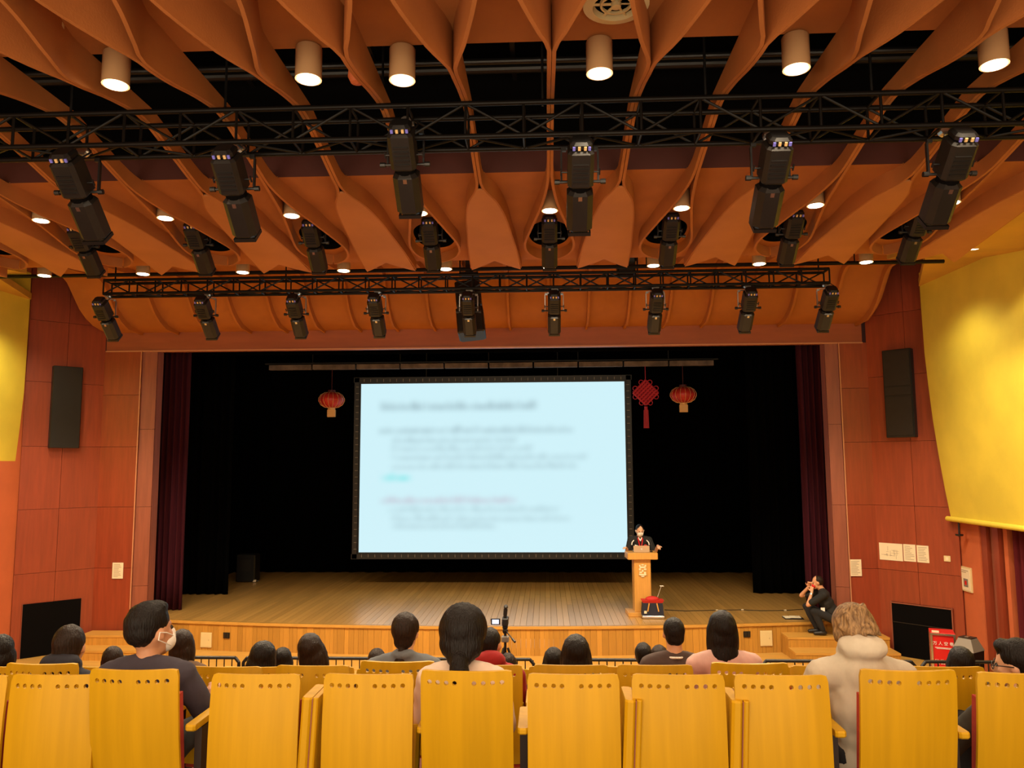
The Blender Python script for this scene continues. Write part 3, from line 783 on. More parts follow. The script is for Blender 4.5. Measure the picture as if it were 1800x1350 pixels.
MB().box((0, 0, 0), (.3, .28, .34), (.2, 0, 0), .02).build('cabinet', M['black'], t)
MB().box((0, -.15, -.02), (.24, .01, .28), (.2, 0, 0)).build('grille', M['housing'], t)
MB().cyl((0, 0, .15), (0, 0, .35), .03, n=8).build('bracket', M['black'], t)

# ---- wall loudspeakers, grilles, papers on the splayed walls
def on_wall(sgn, t, z, w, h, name, label, cat, m, d=.03, group=None, off=None):
    p = wall_pt(sgn, t, z, .02+(d/2 if off is None else off)); a = AR if sgn > 0 else AL_
    o = thing(name, label, cat, p, a, group); return o
for sgn, t0, t1, z0, z1, side in ((1, .34, .86, 4.02, 5.68, 'right'), (-1, .42, .94, 3.92, 5.52, 'left')):
    tc = (t0+t1)/2; o = on_wall(sgn, tc, (z0+z1)/2, 0, 0, 'wall_loudspeaker', 'tall black column loudspeaker on the %s red wall' % side, 'loudspeaker', None, .12)
    hh = z1-z0
    MB().box((0, 0, 0), (t1-t0, .14, hh), None, .012).build('cabinet', M['black'], o)
    yf = -.078 
    for zz, h2 in ((hh*.28, hh*.4), (-hh*.26, hh*.44), (0.04, hh*.1)):
        MB().box((0, yf, zz), (t1-t0-.05, .012, h2-.02)).build('grille', M['housing'], o)
for sgn, tA, tB, z1, side in ((1, .22, 1.26, .98, 'right'), (-1, .22, 1.2, 1.0, 'left')):
    o = on_wall(sgn, (tA+tB)/2, z1/2, 0, 0, 'floor_grille', 'wide black loudspeaker grille low in the %s red wall' % side, 'grille', None, .04)
    MB().box((0, 0, 0), (tB-tA, .03, z1-.02)).build('grille_cloth', M['void'], o)
    for c, d in (((0, -.01, z1/2-.02), (tB-tA+.03, .03, .02)), ((-(tB-tA)/2, -.01, 0), (.02, .03, z1)), (((tB-tA)/2, -.01, 0), (.02, .03, z1))):
        MB().box(c, d).build('frame', M['redwood2'], o)
    MB().box((0, -.018, .12), (tB-tA-.04, .008, .012)).build('crossbar', M['black'], o)
def sheet(parent, w, h, lines, frame=False, seed=1, diagram=False):
    MB().box((0, 0, 0), (w, .006, h)).build('paper', M['white'], parent)
    ln = MB(); r = random.Random(seed)
    if diagram:
        for i in range(16):
            x, z = r.uniform(-.3, .3)*w, r.uniform(-.32, .32)*h
            if i % 2: ln.box((x, -.0045, z), (r.uniform(.1, .35)*w, .002, .004))
            else: ln.box((x, -.0045, z), (.004, .002, r.uniform(.1, .4)*h))
    else:
        for i in range(lines):
            ww = w*r.uniform(.4, .75); ln.box((-(w*.38-ww/2), -.0045, h*.38-h*.76*i/max(1, lines-1)), (ww, .002, .008))
    ln.build('print', M['ink'], parent)
for (px0, px1, py0, py1, lab, dg) in ((1545, 1586, 955, 985, 'wide framed floor plan sheet on the right red wall, leftmost of three', True), (1587.5, 1609, 957, 987, 'white notice sheet in the middle of the three on the right red wall', False), (1611, 1632, 959, 989, 'white notice sheet rightmost of the three on the right red wall', False)):
    def tt(px):
        lo, hi = 0.0, 1.5
        for _ in range(40):
            mid = (lo+hi)/2; w_ = wall_pt(1, mid, 2); r_ = w_-EYE; xx = W/2+F*r_.dot(R_)/r_.dot(_f)
            if xx < px: lo = mid
            else: hi = mid
        return lo
    a, b = tt(px0), tt(px1); wc = wall_pt(1, (a+b)/2, 0); zc = at((px0+px1)/2, (py0+py1)/2, Y=wc.y).z; hh = at(px0, py0, Y=wc.y).z-at(px0, py1, Y=wc.y).z
    o = on_wall(1, (a+b)/2, zc, 0, 0, 'notice_sheet', lab, 'notice', None, .01, 'notices on the right red wall'); sheet(o, b-a, hh, 9, seed=int(px0), diagram=dg)
wc = wall_pt(1, tt(1664), 0); o = on_wall(1, tt(1664), at(1664, 982, Y=wc.y).z, 0, 0, 'wall_switch', 'small white switch plate on the right red wall', 'switch', None, .02)
MB().box((0, 0, 0), (.11, .012, .10), None, .004).build('plate', M['cream'], o); MB().box((0, -.008, 0), (.04, .008, .05)).build('rocker', M['white'], o)
for px, py, ww, hh, lab in ((1504, 998, .22, .31, 'single white notice sheet on the red wall above the seated man'), (207, 1003, .22, .31, 'single white notice sheet on the left red wall')):
    p = at(px, py, Y=15.16); o = thing('notice_sheet', lab, 'notice', (p.x, 15.16, p.z)); sheet(o, ww, hh, 10, seed=px)
# framed notice on orange wall, hook
p = at(1696, 1018, X=7.30); o = thing('framed_notice', 'white framed notice with a small picture on the orange wall', 'notice', (7.325, p.y, p.z), -math.pi/2)
MB().box((0, 0, 0), (.36, .03, .42), None, .004).build('frame', M['cream'], o); MB().box((0, -.018, 0), (.31, .006, .37)).build('paper', M['white'], o)
MB().box((.02, -.022, -.06), (.14, .004, .14)).build('picture', M['grey'], o); MB().box((.02, -.025, -.06), (.06, .003, .07)).build('red_patch', M['redpaint'], o)
MB().box((-.05, -.023, .12), (.18, .003, .012)).box((.0, -.023, .15), (.22, .003, .012)).build('print', M['ink'], o)
for px, sd in ((1680, 1), (0, -1)):
    p = at(px, 925 if sd > 0 else 938, Y=14.0); o = thing('hook', 'small black hanging hook below the %s yellow wall' % ('right' if sd > 0 else 'left'), 'hook', (p.x, 13.9, p.z-.08))
    MB().cyl((0, 0, -.05), (0, 0, .16), .014, n=8).build('rod', M['black'], o); MB().lathe([(0, -.09), (.06, -.075), (.065, -.05), (0, -.045)], n=16).build('disc', M['black'], o, smooth=.8)

# ---- stage front fittings
def front_fit(px, py, w, h, name, lab, m, cat):
    p = at(px, py, Y=stage_edge(at(px, py, Y=14.9).x)); o = thing(name, lab, cat, (p.x, stage_edge(p.x)-.005, p.z), math.atan(.027*(p.x-XA)))
    MB().box((0, 0, 0), (w, .012, h), None, .003).build('plate', m, o); return o
for px, lab in ((1347, 'cream access plate on the stage front near the right steps'), (362, 'cream access plate on the stage front at the left')):
    o = front_fit(px, 1122 if px > 900 else 1125, .235, .28, 'access_plate', lab, M['cream'], 'plate')
    MB().box((.06, -.01, 0), (.012, .012, .012)).build('latch', M['metal'], o)
    MB().box((0, -.008, 0), (.2, .004, .245)).build('door', M['cream'], o)
for px, py, lab in ((1313, 1115, 'dark square socket on the stage front near the right steps'), (398, 1117, 'dark square socket on the stage front at the left')):
    o = front_fit(px, py, .135, .11, 'floor_socket', lab, M['black'], 'socket')
    MB().box((-.03, -.01, 0), (.045, .01, .07)).build('cover', M['housing'], o); MB().box((.03, -.01, 0), (.045, .01, .07)).build('cover', M['housing'], o)
# cable along the stage and loose items
pts = [at(px, py, Z=.558) for px, py in ((1168, 1072), (1205, 1074), (1260, 1072.5), (1305, 1072), (1340, 1073.5), (1380, 1073), (1412, 1071))]
cb = MB().tube(pts, .008, 6).build('floor_cable', M['black']); tag(cb, 'thin black cable lying along the front of the stage floor', 'cable')
for i in (2, 3, 5):
    MB().box(pts[i]+Vector((0, 0, .006)), (.05, .03, .01)).build('tape', M['white'], cb)
p = at(447, 1023, Z=.56); o = thing('stage_clutter', 'small white plug lying on the dark left of the stage', 'plug', p)
MB().box((0, 0, .03), (.1, .06, .05), None, .01).build('body', M['white'], o); MB().cyl((.04, 0, .03), (.1, .02, .02), .012, n=8).build('lead', M['black'], o)
p = at(437, 972, Y=20.2); o = thing('stage_monitor', 'dim dark glossy case standing in the shadow at the left of the stage', 'case', (p.x, 20.2, .56))
MB().box((0, 0, .35), (.5, .4, .7), None, .03).build('case', M['black'], o); MB().box((0, -.205, .42), (.3, .01, .3)).build('front', M['housing'], o)

# ---- lectern
LX = at(1131, 1083, Z=.55); Yl = LX.y+.05
pod = thing('lectern', 'honey wood lectern with an ivory crest standing on the stage', 'lectern', (LX.x+.0, Yl+.12, .55), math.radians(2))
MB().box((0, 0, .04), (.62, .5, .08), None, .01).build('base', M['podium'], pod)
MB().box((0, 0, .6), (.335, .30, 1.05), None, .012).build('column', M['podium'], pod)
MB().box((0, 0, 1.17), (.60, .46, .13), None, .012).build('desk', M['podium'], pod)
ins = MB(); cz = .88
ins.box((0, -.158, cz+.01), (.17, .01, .22), None, .004).build('crest_backing', M['podium'], pod)
ct = MB()
for dx, dz, w, h in ((-.055, .1, .03, .03), (.0, .115, .045, .022), (.055, .1, .03, .03), (0, .07, .12, .03), (-.055, .03, .04, .035), (.05, .03, .05, .03), (0, .0, .03, .04), (-.04, -.03, .05, .03), (.045, -.04, .04, .04), (0, -.075, .10, .03), (-.06, -.07, .025, .03), (.06, -.075, .02, .03), (0, -.11, .06, .02)):
    ct.box((dx, -.168, cz+dz), (w, .014, h), None, .003)
ct.build('crest', M['crest'], pod)
lap = thing('laptop', 'pale tan laptop open on the lectern', 'laptop', (pod.location.x+.0, pod.location.y, 1.787+.0))
MB().box((0, .02, .012), (.32, .22, .018), None, .004).build('keyboard_base', M['grey'], lap)
M['laplid'] = mat('tan_laptop_lid', (.46, .30, .16), .4)
MB().box((0, -.11, .065), (.32, .012, .13), (math.radians(-12), 0, 0), .003).build('lid', M['laplid'], lap)
MB().box((0, -.12, .065), (.03, .004, .03), (math.radians(-12), 0, 0)).build('emblem', M['metal'], lap)
mic = thing('microphone', 'thin gooseneck microphone at the right of the lectern desk', 'microphone', (pod.location.x+.2, pod.location.y-.05, 1.787))
MB().cyl((0, 0, 0), (0, 0, .02), .03).build('foot', M['black'], mic)
MB().tube([Vector((0, 0, .0)), Vector((.02, 0, .12)), Vector((0, .02, .2)), Vector((-.05, .06, .26))], .006, 6).build('gooseneck', M['black'], mic)
MB().cyl((-.05, .06, .26), (-.075, .08, .285), .014, n=8).build('head', M['black'], mic)
# ---- bag and stand by the lectern
p = at(1147, 1086, Z=.55); bag = thing('tote_bag', 'navy box bag with a red open top and tan straps in front of the lectern', 'bag', (p.x, p.y, .55))
def taper_box(w0, d0, w1, d1, z0, z1):
    m = MB(); m.grid([[Vector((-w0/2, -d0/2, z0)), Vector((w0/2, -d0/2, z0)), Vector((w0/2, d0/2, z0)), Vector((-w0/2, d0/2, z0))], [Vector((-w1/2, -d1/2, z1)), Vector((w1/2, -d1/2, z1)), Vector((w1/2, d1/2, z1)), Vector((-w1/2, d1/2, z1))]], close=True)
    vs = m.b.verts; vs.ensure_lookup_table(); m.b.faces.new(vs[0:4]); m.b.faces.new(vs[4:8]); return m
taper_box(.42, .24, .38, .2, .06, .30).build('body', M['bag'], bag)
taper_box(.38, .2, .43, .24, .30, .35).build('red_collar', M['bagred'], bag)
MB().ell((0, 0, .36), (.14, .08, .06)).build('red_cloth', M['bagred'], bag, smooth=3.2)
MB().box((0, 0, .035), (.44, .27, .05), None, .012).build('silver_base', M['chrome'], bag)
for s in (-1, 1): MB().box((s*.09, -.122, .22), (.022, .012, .16), (0, s*-.2, 0)).build('strap', M['podium'], bag)
MB().box((-.15, -.125, .13), (.05, .006, .05)).build('white_label', M['white'], bag)
MB().cyl((.08, .05, .3), (.2, .08, .6), .006, n=6).cyl((.17, .08, .6), (.25, .08, .595), .012, n=8).build('pull_handle', M['metal'], bag)
# ---- clipboard by the seated man
p = at(1394, 1087, Z=.55); cbd = thing('document_folder', 'open black folder with white papers on the stage edge beside the seated man', 'folder', (p.x, p.y, .551), math.radians(-3))
MB().box((0, 0, .006), (.36, .24, .012)).build('cover', M['black'], cbd)
MB().box((-.02, .03, .018), (.29, .19, .010), (0, 0, .05)).build('paper', M['white'], cbd); MB().box((.04, .0, .028), (.2, .2, .006), (0, 0, -.1)).build('paper', M['white'], cbd)

# ---- rail in front of the rows
def rail(x0, x1, y, z, label):
    t = thing('guard_rail', label, 'rail', ((x0+x1)/2, y, 0), group='black rails in front of the first row'); L = x1-x0
    pts = [Vector((-L/2, 0, 0)), Vector((-L/2, 0, z-.06)), Vector((-L/2+.05, 0, z)), Vector((L/2-.05, 0, z)), Vector((L/2, 0, z-.06)), Vector((L/2, 0, 0))]
    fm = MB()
    for a, b in zip(pts, pts[1:]): fm.cone(a, b, .022, .022, sub=1)
    fm.build('frame', M['black'], t)
    MB().cyl((-L/2, 0, .1), (L/2, 0, .1), .012, n=6).build('lower_bar', M['black'], t)
    nb = int(L/.105)
    b0 = MB().cyl((0, 0, .1), (0, 0, z-.01), .008, n=6).build('baluster', M['black'], t)
    for i in range(nb):
        o = b0 if i == 0 else b0.copy()
        if i: COL.objects.link(o); o.parent = t
        o.location = (-L/2+.1+i*.105, 0, 0)
rz = at(900, 1159, Y=10.45).z
def rx(px): return at(px, 1160, Y=10.45).x
rail(rx(180), rx(420), 10.45, rz, 'black tube rail at the left behind the navy tee man')
rail(rx(428), rx(938), 10.45, rz, 'black tube rail ending near the camcorder tripod')
rail(rx(955), rx(1225), 10.45, rz, 'black tube rail right of the central gap')
rail(rx(1340), rx(1608), 10.45, rz, 'black tube rail in front of the right steps')
rail(rx(1620), rx(1760), 10.45, rz, 'short black tube rail near the grey litter bin')

# ---- camcorder on tripod
p = at(888, 1092, Y=9.2)
FZ = .21
tp = thing('camera_tripod', 'dark tripod carrying a camcorder in front of the stage', 'tripod', (p.x, 9.2, FZ)); hz = p.z-FZ
for i in range(3):
    a = math.pi/2+i*2*math.pi/3+.35
    lg = MB().cyl((.03*math.cos(a), .03*math.sin(a), hz-.30), (.25*math.cos(a), .25*math.sin(a), hz*.42), .014).cyl((.25*math.cos(a), .25*math.sin(a), hz*.42), (.42*math.cos(a), .42*math.sin(a), .02), .010); lg.build('leg', M['black'], tp)
MB().cyl((0, 0, hz-.42), (0, 0, hz-.12), .016).build('centre_column', M['black'], tp)
MB().box((0, 0, hz-.2), (.09, .08, .07), None, .015).build('shoulder', M['grey'], tp)
MB().ell((0, 0, hz-.11), (.035, .035, .04)).build('pan_head', M['black'], tp, smooth=3.2)
MB().cyl((0, 0, hz-.1), (.12, -.16, hz-.2), .008).cyl((.09, -.12, hz-.175), (.12, -.16, hz-.2), .014).build('pan_handle', M['black'], tp)
MB().box((0, 0, hz-.065), (.06, .08, .02)).build('plate', M['black'], tp)
cm = thing('camcorder', 'small camcorder with its bright flip-out display open', 'camcorder', (p.x, 9.2, FZ+hz-.055)); cm.scale = (1.3, 1.3, 1.15)
MB().box((0, .02, .045), (.055, .14, .075), None, .012).build('body', M['housing'], cm)
MB().cyl((0, .09, .045), (0, .14, .045), .028).build('lens', M['black'], cm)
M['lcd'] = mat('lit_display', (.1, .1, .1), .3, emit=((.75, .8, 1.0), 1.3))
d_ = MB().box((-.085, -.03, .05), (.085, .008, .06), None, .003).build('display', M['black'], cm)
MB().box((-.085, -.036, .05), (.06, .004, .042)).build('display_picture', M['lcd'], d_)
MB().box((0, .01, .10), (.03, .05, .03), None, .006).cyl((0, 0, .11), (.005, .0, .17), .018, n=10).ell((.006, .02, .185), (.02, .05, .022)).build('top_microphone', M['housing'], cm)

# ---- red box, bin, chrome bin
p = at(1655, 1152, Y=13.2)
rbx = thing('ballot_box', 'red panel box with chrome corner posts and white lettering by the right wall', 'box', (at(1655, 1150, Y=13.3).x, 13.25, 0), math.radians(-22))
bz = at(1650, 1112, Y=13.2).z
MB().box((0, 0, bz/2), (.33, .36, bz-.04)).build('body', M['redpaint'], rbx)
for sx_ in (-1, 1):
    for sy_ in (-1, 1): MB().box((sx_*.165, sy_*.18, bz/2), (.03, .03, bz)).build('corner_post', M['chrome'], rbx)
MB().box((0, 0, bz), (.36, .39, .03), None, .01).build('lid', M['redpaint'], rbx)
MB().box((0, -.19, bz-.005), (.36, .02, .03)).build('chrome_edge', M['chrome'], rbx)
MB().box((-.1, -.12, bz+.02), (.1, .1, .02)).build('white_pad', M['white'], rbx)
def text(body, size, loc, m, parent, rot=(math.pi/2, 0, 0), name='lettering', align='CENTER'):
    cu = bpy.data.curves.new(name, 'FONT'); cu.body = body; cu.size = size; cu.extrude = .002; cu.align_x = align
    o = bpy.data.objects.new(name, cu); me = evaluated(o); bpy.data.objects.remove(o)
    me.materials.clear(); me.materials.append(m)
    o = bpy.data.objects.new(name, me); COL.objects.link(o); o.parent = parent; o.location = loc; o.rotation_euler = rot; return o
M['wht'] = mat('white_lettering', (.9, .85, .8), .6)
text('万 人 空 巷', .062, (0, -.184, bz-.17), M['wht'], rbx)
MB().box((0, -.184, bz-.215), (.24, .004, .008)).box((0, -.184, bz-.23), (.2, .004, .006)).build('small_print', M['wht'], rbx)
text('公告栏', .085, (-.02, -.184, bz-.47), M['wht'], rbx)
p = at(1695, 1128, Y=12.9)
bn = thing('litter_bin', 'grey domed litter bin beside the red box', 'bin', (at(1702, 1140, Y=12.5).x, 12.5, 0), math.radians(35))
bh = at(1697, 1121, Y=12.5).z
bn.scale = (.78, .78, 1)
taper_box(.34, .34, .40, .40, .0, bh-.18).build('body', M['black'], bn)
taper_box(.42, .42, .24, .24, bh-.18, bh).build('hood', M['grey'], bn)
MB().box((0, 0, bh+.005), (.24, .24, .015)).build('top_plate', M['black'], bn); MB().box((0, 0, bh+.016), (.09, .07, .01)).build('ash_tray', M['metal'], bn)
p = at(1682, 1160, Y=9.9)
cp_ = thing('steel_bin', 'round brushed steel bin behind the right seats', 'bin', (p.x, 9.85, .0))
hh = at(1682, 1156, Y=9.85).z
MB().lathe([(.085, 0), (.088, hh-.03)], n=28).build('body', M['chrome'], cp_, smooth=.8); MB().lathe([(.088, hh-.03), (.094, hh-.02), (.094, hh), (.07, hh), (.06, hh-.01)], n=28).build('rim', M['metal'], cp_, smooth=.8)

# ---- auditorium seats
BW, BH = .435, .54
def plywood(name, w, h, m, parent, holes=True, bulge=.028, t=.016):
    """curved plywood back with eight drilled holes along the top"""
    hx = [-.40, -.31, -.215, -.125, .085, .185, .285, .385]
    xs_h = [v*w for v in hx]; r = .0115; zc = h-.052
    mb = MB(); cells = set()
    # column edges: a square cell around every hole
    c = .019
    xe = [-w/2] + sum([[v-c, v+c] for v in xs_h], []) + [w/2]
    ze = [0, .12, .24, .36, h-.085, zc-c, zc+c, h]
    front = {}
    def f3(x, z, d):
        rr = min(.02, .02)
        yb = -bulge*(1-(2*x/w)**2) + .06*((z/h)-.5)**2*.8
        return Vector((x, yb+(d*t), z))
    def V(x, z, d):
        k = (round(x, 5), round(z, 5), d)
        if k not in front: front[k] = mb.b.verts.new(f3(x, z, d))
        return front[k]
    NC = 12
    for d in (0, 1):
        for i in range(len(xe)-1):
            sub = 1 if (i % 2 == 1) else max(1, int(round((xe[i+1]-xe[i])/.03)))
            xq = frange(xe[i], xe[i+1], sub+1)
            for u in range(sub):
                for j in range(len(ze)-1):
                    a, b = xq[u], xq[u+1]; lo, hi = ze[j], ze[j+1]
                    if holes and i % 2 == 1 and j == 5:
                        cx = (xe[i]+xe[i+1])/2
                        sq = [(a, lo), ((a+b)/2, lo), (b, lo), (b, (lo+hi)/2), (b, hi), ((a+b)/2, hi), (a, hi), (a, (lo+hi)/2)]
                        ci = []
                        for q in range(8):
                            ang = math.atan2(sq[q][1]-zc, sq[q][0]-cx); ci.append((cx+r*math.cos(ang), zc+r*math.sin(ang)))
                        for q in range(8):
                            q2 = (q+1) % 8
                            try: mb.b.faces.new([V(*sq[q], d), V(*sq[q2], d), V(*ci[q2], d), V(*ci[q], d)][::(1 if d == 0 else -1)])
                            except ValueError: pass
                        if d == 1:
                            for q in range(8):
                                q2 = (q+1) % 8; mb.b.faces.new([V(*ci[q], 0), V(*ci[q2], 0), V(*ci[q2], 1), V(*ci[q], 1)])
                    else:
                        ps = [V(a, lo, d), V(b, lo, d), V(b, hi, d), V(a, hi, d)]
                        mb.b.faces.new(ps[::(1 if d == 0 else -1)])
    # rim
    be = [e for e in mb.b.edges if e.is_boundary]
    bmesh.ops.bridge_loops(mb.b, edges=be) if False else None
    fr, bk_ = [], []
    per = []
    zs = ze; 
    ex = sorted({k[0] for k in front if abs(k[1]-h) < 1e-4}); 
    for z in (0, h):
        e2 = sorted({k[0] for k in front if abs(k[1]-round(z, 5)) < 1e-4})
        for a, b in zip(e2, e2[1:]):
            try: mb.b.faces.new([V(a, z, 0), V(b, z, 0), V(b, z, 1), V(a, z, 1)])
            except (ValueError, ReferenceError): pass
    for x in (-w/2, w/2):
        e2 = sorted({k[1] for k in front if abs(k[0]-round(x, 5)) < 1e-4})
        for a, b in zip(e2, e2[1:]):
            try: mb.b.faces.new([V(x, a, 0), V(x, b, 0), V(x, b, 1), V(x, a, 1)])
            except (ValueError, ReferenceError): pass
    # round the two upper corners
    for v in mb.b.verts:
        for s in (-1, 1):
            dx = v.co.x*s-(w/2-.018); dz = v.co.z-(h-.018)
            if dx > .0001 and dz > .0001:
                q = Vector((dx, dz)).normalized()*.018; v.co.x = s*(w/2-.018+q.x*.9); v.co.z = h-.018+q.y*.9
    return mb.build(name, m, parent, smooth=.7, recalc=False)
def make_seat(tablet):
    t = thing('auditorium_seat', 'x', 'seat')
    pv = bpy.data.objects.new('backrest_pivot', None)
    b = plywood('backrest', BW, BH, M['ply'], t); b.location = (0, 0, .40)
    rows = []
    for z in frange(-.02, BH-.13, 9):
        rows.append([Vector((x, -.028*(1-(2*x/BW)**2)+.018, z)) for x in frange(-BW/2+.008, BW/2-.008, 9)])
    cu = MB().grid(rows, thick=(0, .055, 0)).build('back_cushion', M['cushion'], t, smooth=.9); cu.location = (0, 0, .40)
    MB().box((0, .20, .45), (.44, .07, .36), (math.radians(-12), 0, 0), .015).build('seat_pan', M['ply'], t)
    MB().box((0, .245, .45), (.40, .06, .33), (math.radians(-12), 0, 0), .02).build('seat_cushion', M['cushion'], t)
    for s in (1,):
        MB().box((s*.262, .16, .32), (.035, .08, .64)).box((s*.262, .12, .015), (.05, .34, .03)).build('leg', M['chairmetal'], t)
        if s > 0: MB().box((.262, .19, .665), (.05, .34, .03), None, .01).build('armrest', M['ply'], t)
    if tablet:
        MB().box((.255, .11, .62), (.05, .24, .40), (0, math.radians(3), 0), .012).build('writing_tablet', M['ply'], t)
        MB().box((.282, .11, .62), (.005, .23, .39), (0, math.radians(3), 0)).build('tablet_gap', M['redwood2'], t)
        MB().box((.297, .11, .62), (.024, .24, .40), (0, math.radians(3), 0), .006).build('tablet_flap', M['ply'], t)
    return t
def seat_children(t, n): return [c for c in t.children if c.name.split('.')[0] == n]
seatP, seatT = make_seat(False), make_seat(True); sp_used = st_used = False
RN = ['nearest', 'second', 'third', 'fourth', 'fifth', 'sixth', 'seventh', 'front']
def place_seat(row, px, top, occupied, idx, tablet=False, dy=0, extra=''):
    global sp_used, st_used
    if tablet:
        o = seatT if not st_used else copy_tree(seatT); st_used = True
    else:
        o = seatP if not sp_used else copy_tree(seatP); sp_used = True
    Y = ROWY[row]+dy; p = at(px, top, Y=Y)
    o.location = (p.x, Y, ROWF[row] + (.012 if row == 0 else 0))
    lift = p.z-(ROWF[row]+.40+BH) 
    tilt = math.radians(7 if occupied else -3)
    for c in seat_children(o, 'backrest')+seat_children(o, 'back_cushion'):
        c.location = (0, (.03 if occupied else 0), .40+max(-.12, min(.12, lift))); c.rotation_euler = (tilt, 0, 0)
    o['label'] = 'yellow plywood seat%s, %s row, %s from the left' % (extra, RN[row], ORD[idx]); o['group'] = '%s row of auditorium seats' % RN[row]
    if occupied:   # seat pan folded down under the sitter
        for c in seat_children(o, 'seat_pan'): c.rotation_euler = (math.radians(-78), 0, 0); c.location = (0, -.25, .52-.45+.10+.0)
        for c in seat_children(o, 'seat_cushion'): c.rotation_euler = (math.radians(-78), 0, 0); c.location = (0, -.25, .12)
    return o
row1 = [(-72, 1194, 0, 0), (88, 1193, 0, 0), (240, 1177, 1, 0), (445, 1192, 0, 1), (645, 1192, 0, 0), (821, 1179, 1, 0), (1008, 1192, 0, 1), (1194, 1193, 0, 1), (1377, 1194, 0, 0), (1592, 1178, 1, 0), (1795, 1183, 1, 0)]
for i, (px, top, oc, tb) in enumerate(row1): place_seat(0, px, top, oc, i, bool(tb), dy=(.12 if i == 10 else 0), extra=' with a folded writing tablet' if tb else (', occupied' if oc else ''))
row2 = [(-75, 1172, 0), (78, 1163, 1), (236, 1172, 0), (392, 1174, 0), (546, 1172, 0), (700, 1159, 1), (852, 1171, 0), (1004, 1171, 0), (1153, 1171, 0), (1316, 1162, 1), (1462, 1173, 0), (1668, 1174, 0)]
for i, (px, top, oc) in enumerate(row2): place_seat(1, px, top, oc, i, False, extra=' showing its drilled top edge')
xs3 = [30, 165, 300, 440, 565, 690, 862, 985, 1115, 1250, 1390, 1520]
for i, px in enumerate(xs3): place_seat(2, px, 1174, 0, i, False)
xs4 = [10, 200, 325, 495, 660, 975, 1130, 1690, 1600]

# ================================================================== PEOPLE
def Rz(a): return Matrix.Rotation(a, 3, 'Z')
def Rx(a): return Matrix.Rotation(a, 3, 'X')
def Ry(a): return Matrix.Rotation(a, 3, 'Y')
def V3(*a): return Vector(a)
def hand(mb, w, d, up, side, s=1.0, curl=.5):
    """palm with four curled fingers and a thumb; w wrist, d direction, up = back of the hand, side = +1/-1 thumb side"""
    d = d.normalized(); up = (up-d*up.dot(d)).normalized(); rt = d.cross(up)*side
    for a in (-.026, -.009, .009, .026): mb.cone(w+rt*a*s*.6+d*.01*s, w+rt*a*s+d*.085*s, .013*s, .0115*s, sub=1)
    for a, L in ((-.030, .055), (-.0105, .068), (.0105, .074), (.030, .066)):
        p = w+rt*a*s+d*.088*s; q = p+(d*math.cos(curl)-up*math.sin(curl))*L*.5*s; e = q+(d*math.cos(2*curl)-up*math.sin(2*curl))*L*.5*s
        mb.cone(p, q, .0092*s, .0085*s, sub=1); mb.cone(q, e, .0085*s, .0075*s, sub=1)
    p = w+rt*.026*s+d*.025*s; q = p+(rt*.8+d*.6-up*.2).normalized()*.04*s; e = q+(rt*.25+d*.9-up*.35).normalized()*.032*s
    mb.cone(p, q, .012*s, .0105*s, sub=1); mb.cone(q, e, .0105*s, .009*s, sub=1)
def head(mb, c, Rh, s=1.0):
    def E(p, r, sub=2): mb.ell(c+Rh @ (Vector(p)*s), tuple(q*s for q in r), Rh, sub)
    E((0, -.012, .025), (.076, .096, .103), 3); E((0, .028, -.03), (.060, .066, .088)); E((0, .052, -.092), (.034, .030, .024)); E((0, .02, -.075), (.054, .055, .035))
    mb.cone(c+Rh @ (Vector((0, .088, .012))*s), c+Rh @ (Vector((0, .108, -.026))*s), .008*s, .014*s, 1)
    E((0, .078, .022), (.05, .014, .010), 1); E((0, .088, -.058), (.024, .010, .0075), 1); E((0, .087, -.070), (.020, .010, .007), 1)
    for x in (-1, 1):
        E((x*.079, -.005, -.008), (.010, .020, .032), 1); E((x*.040, .058, -.022), (.026, .026, .024), 1)
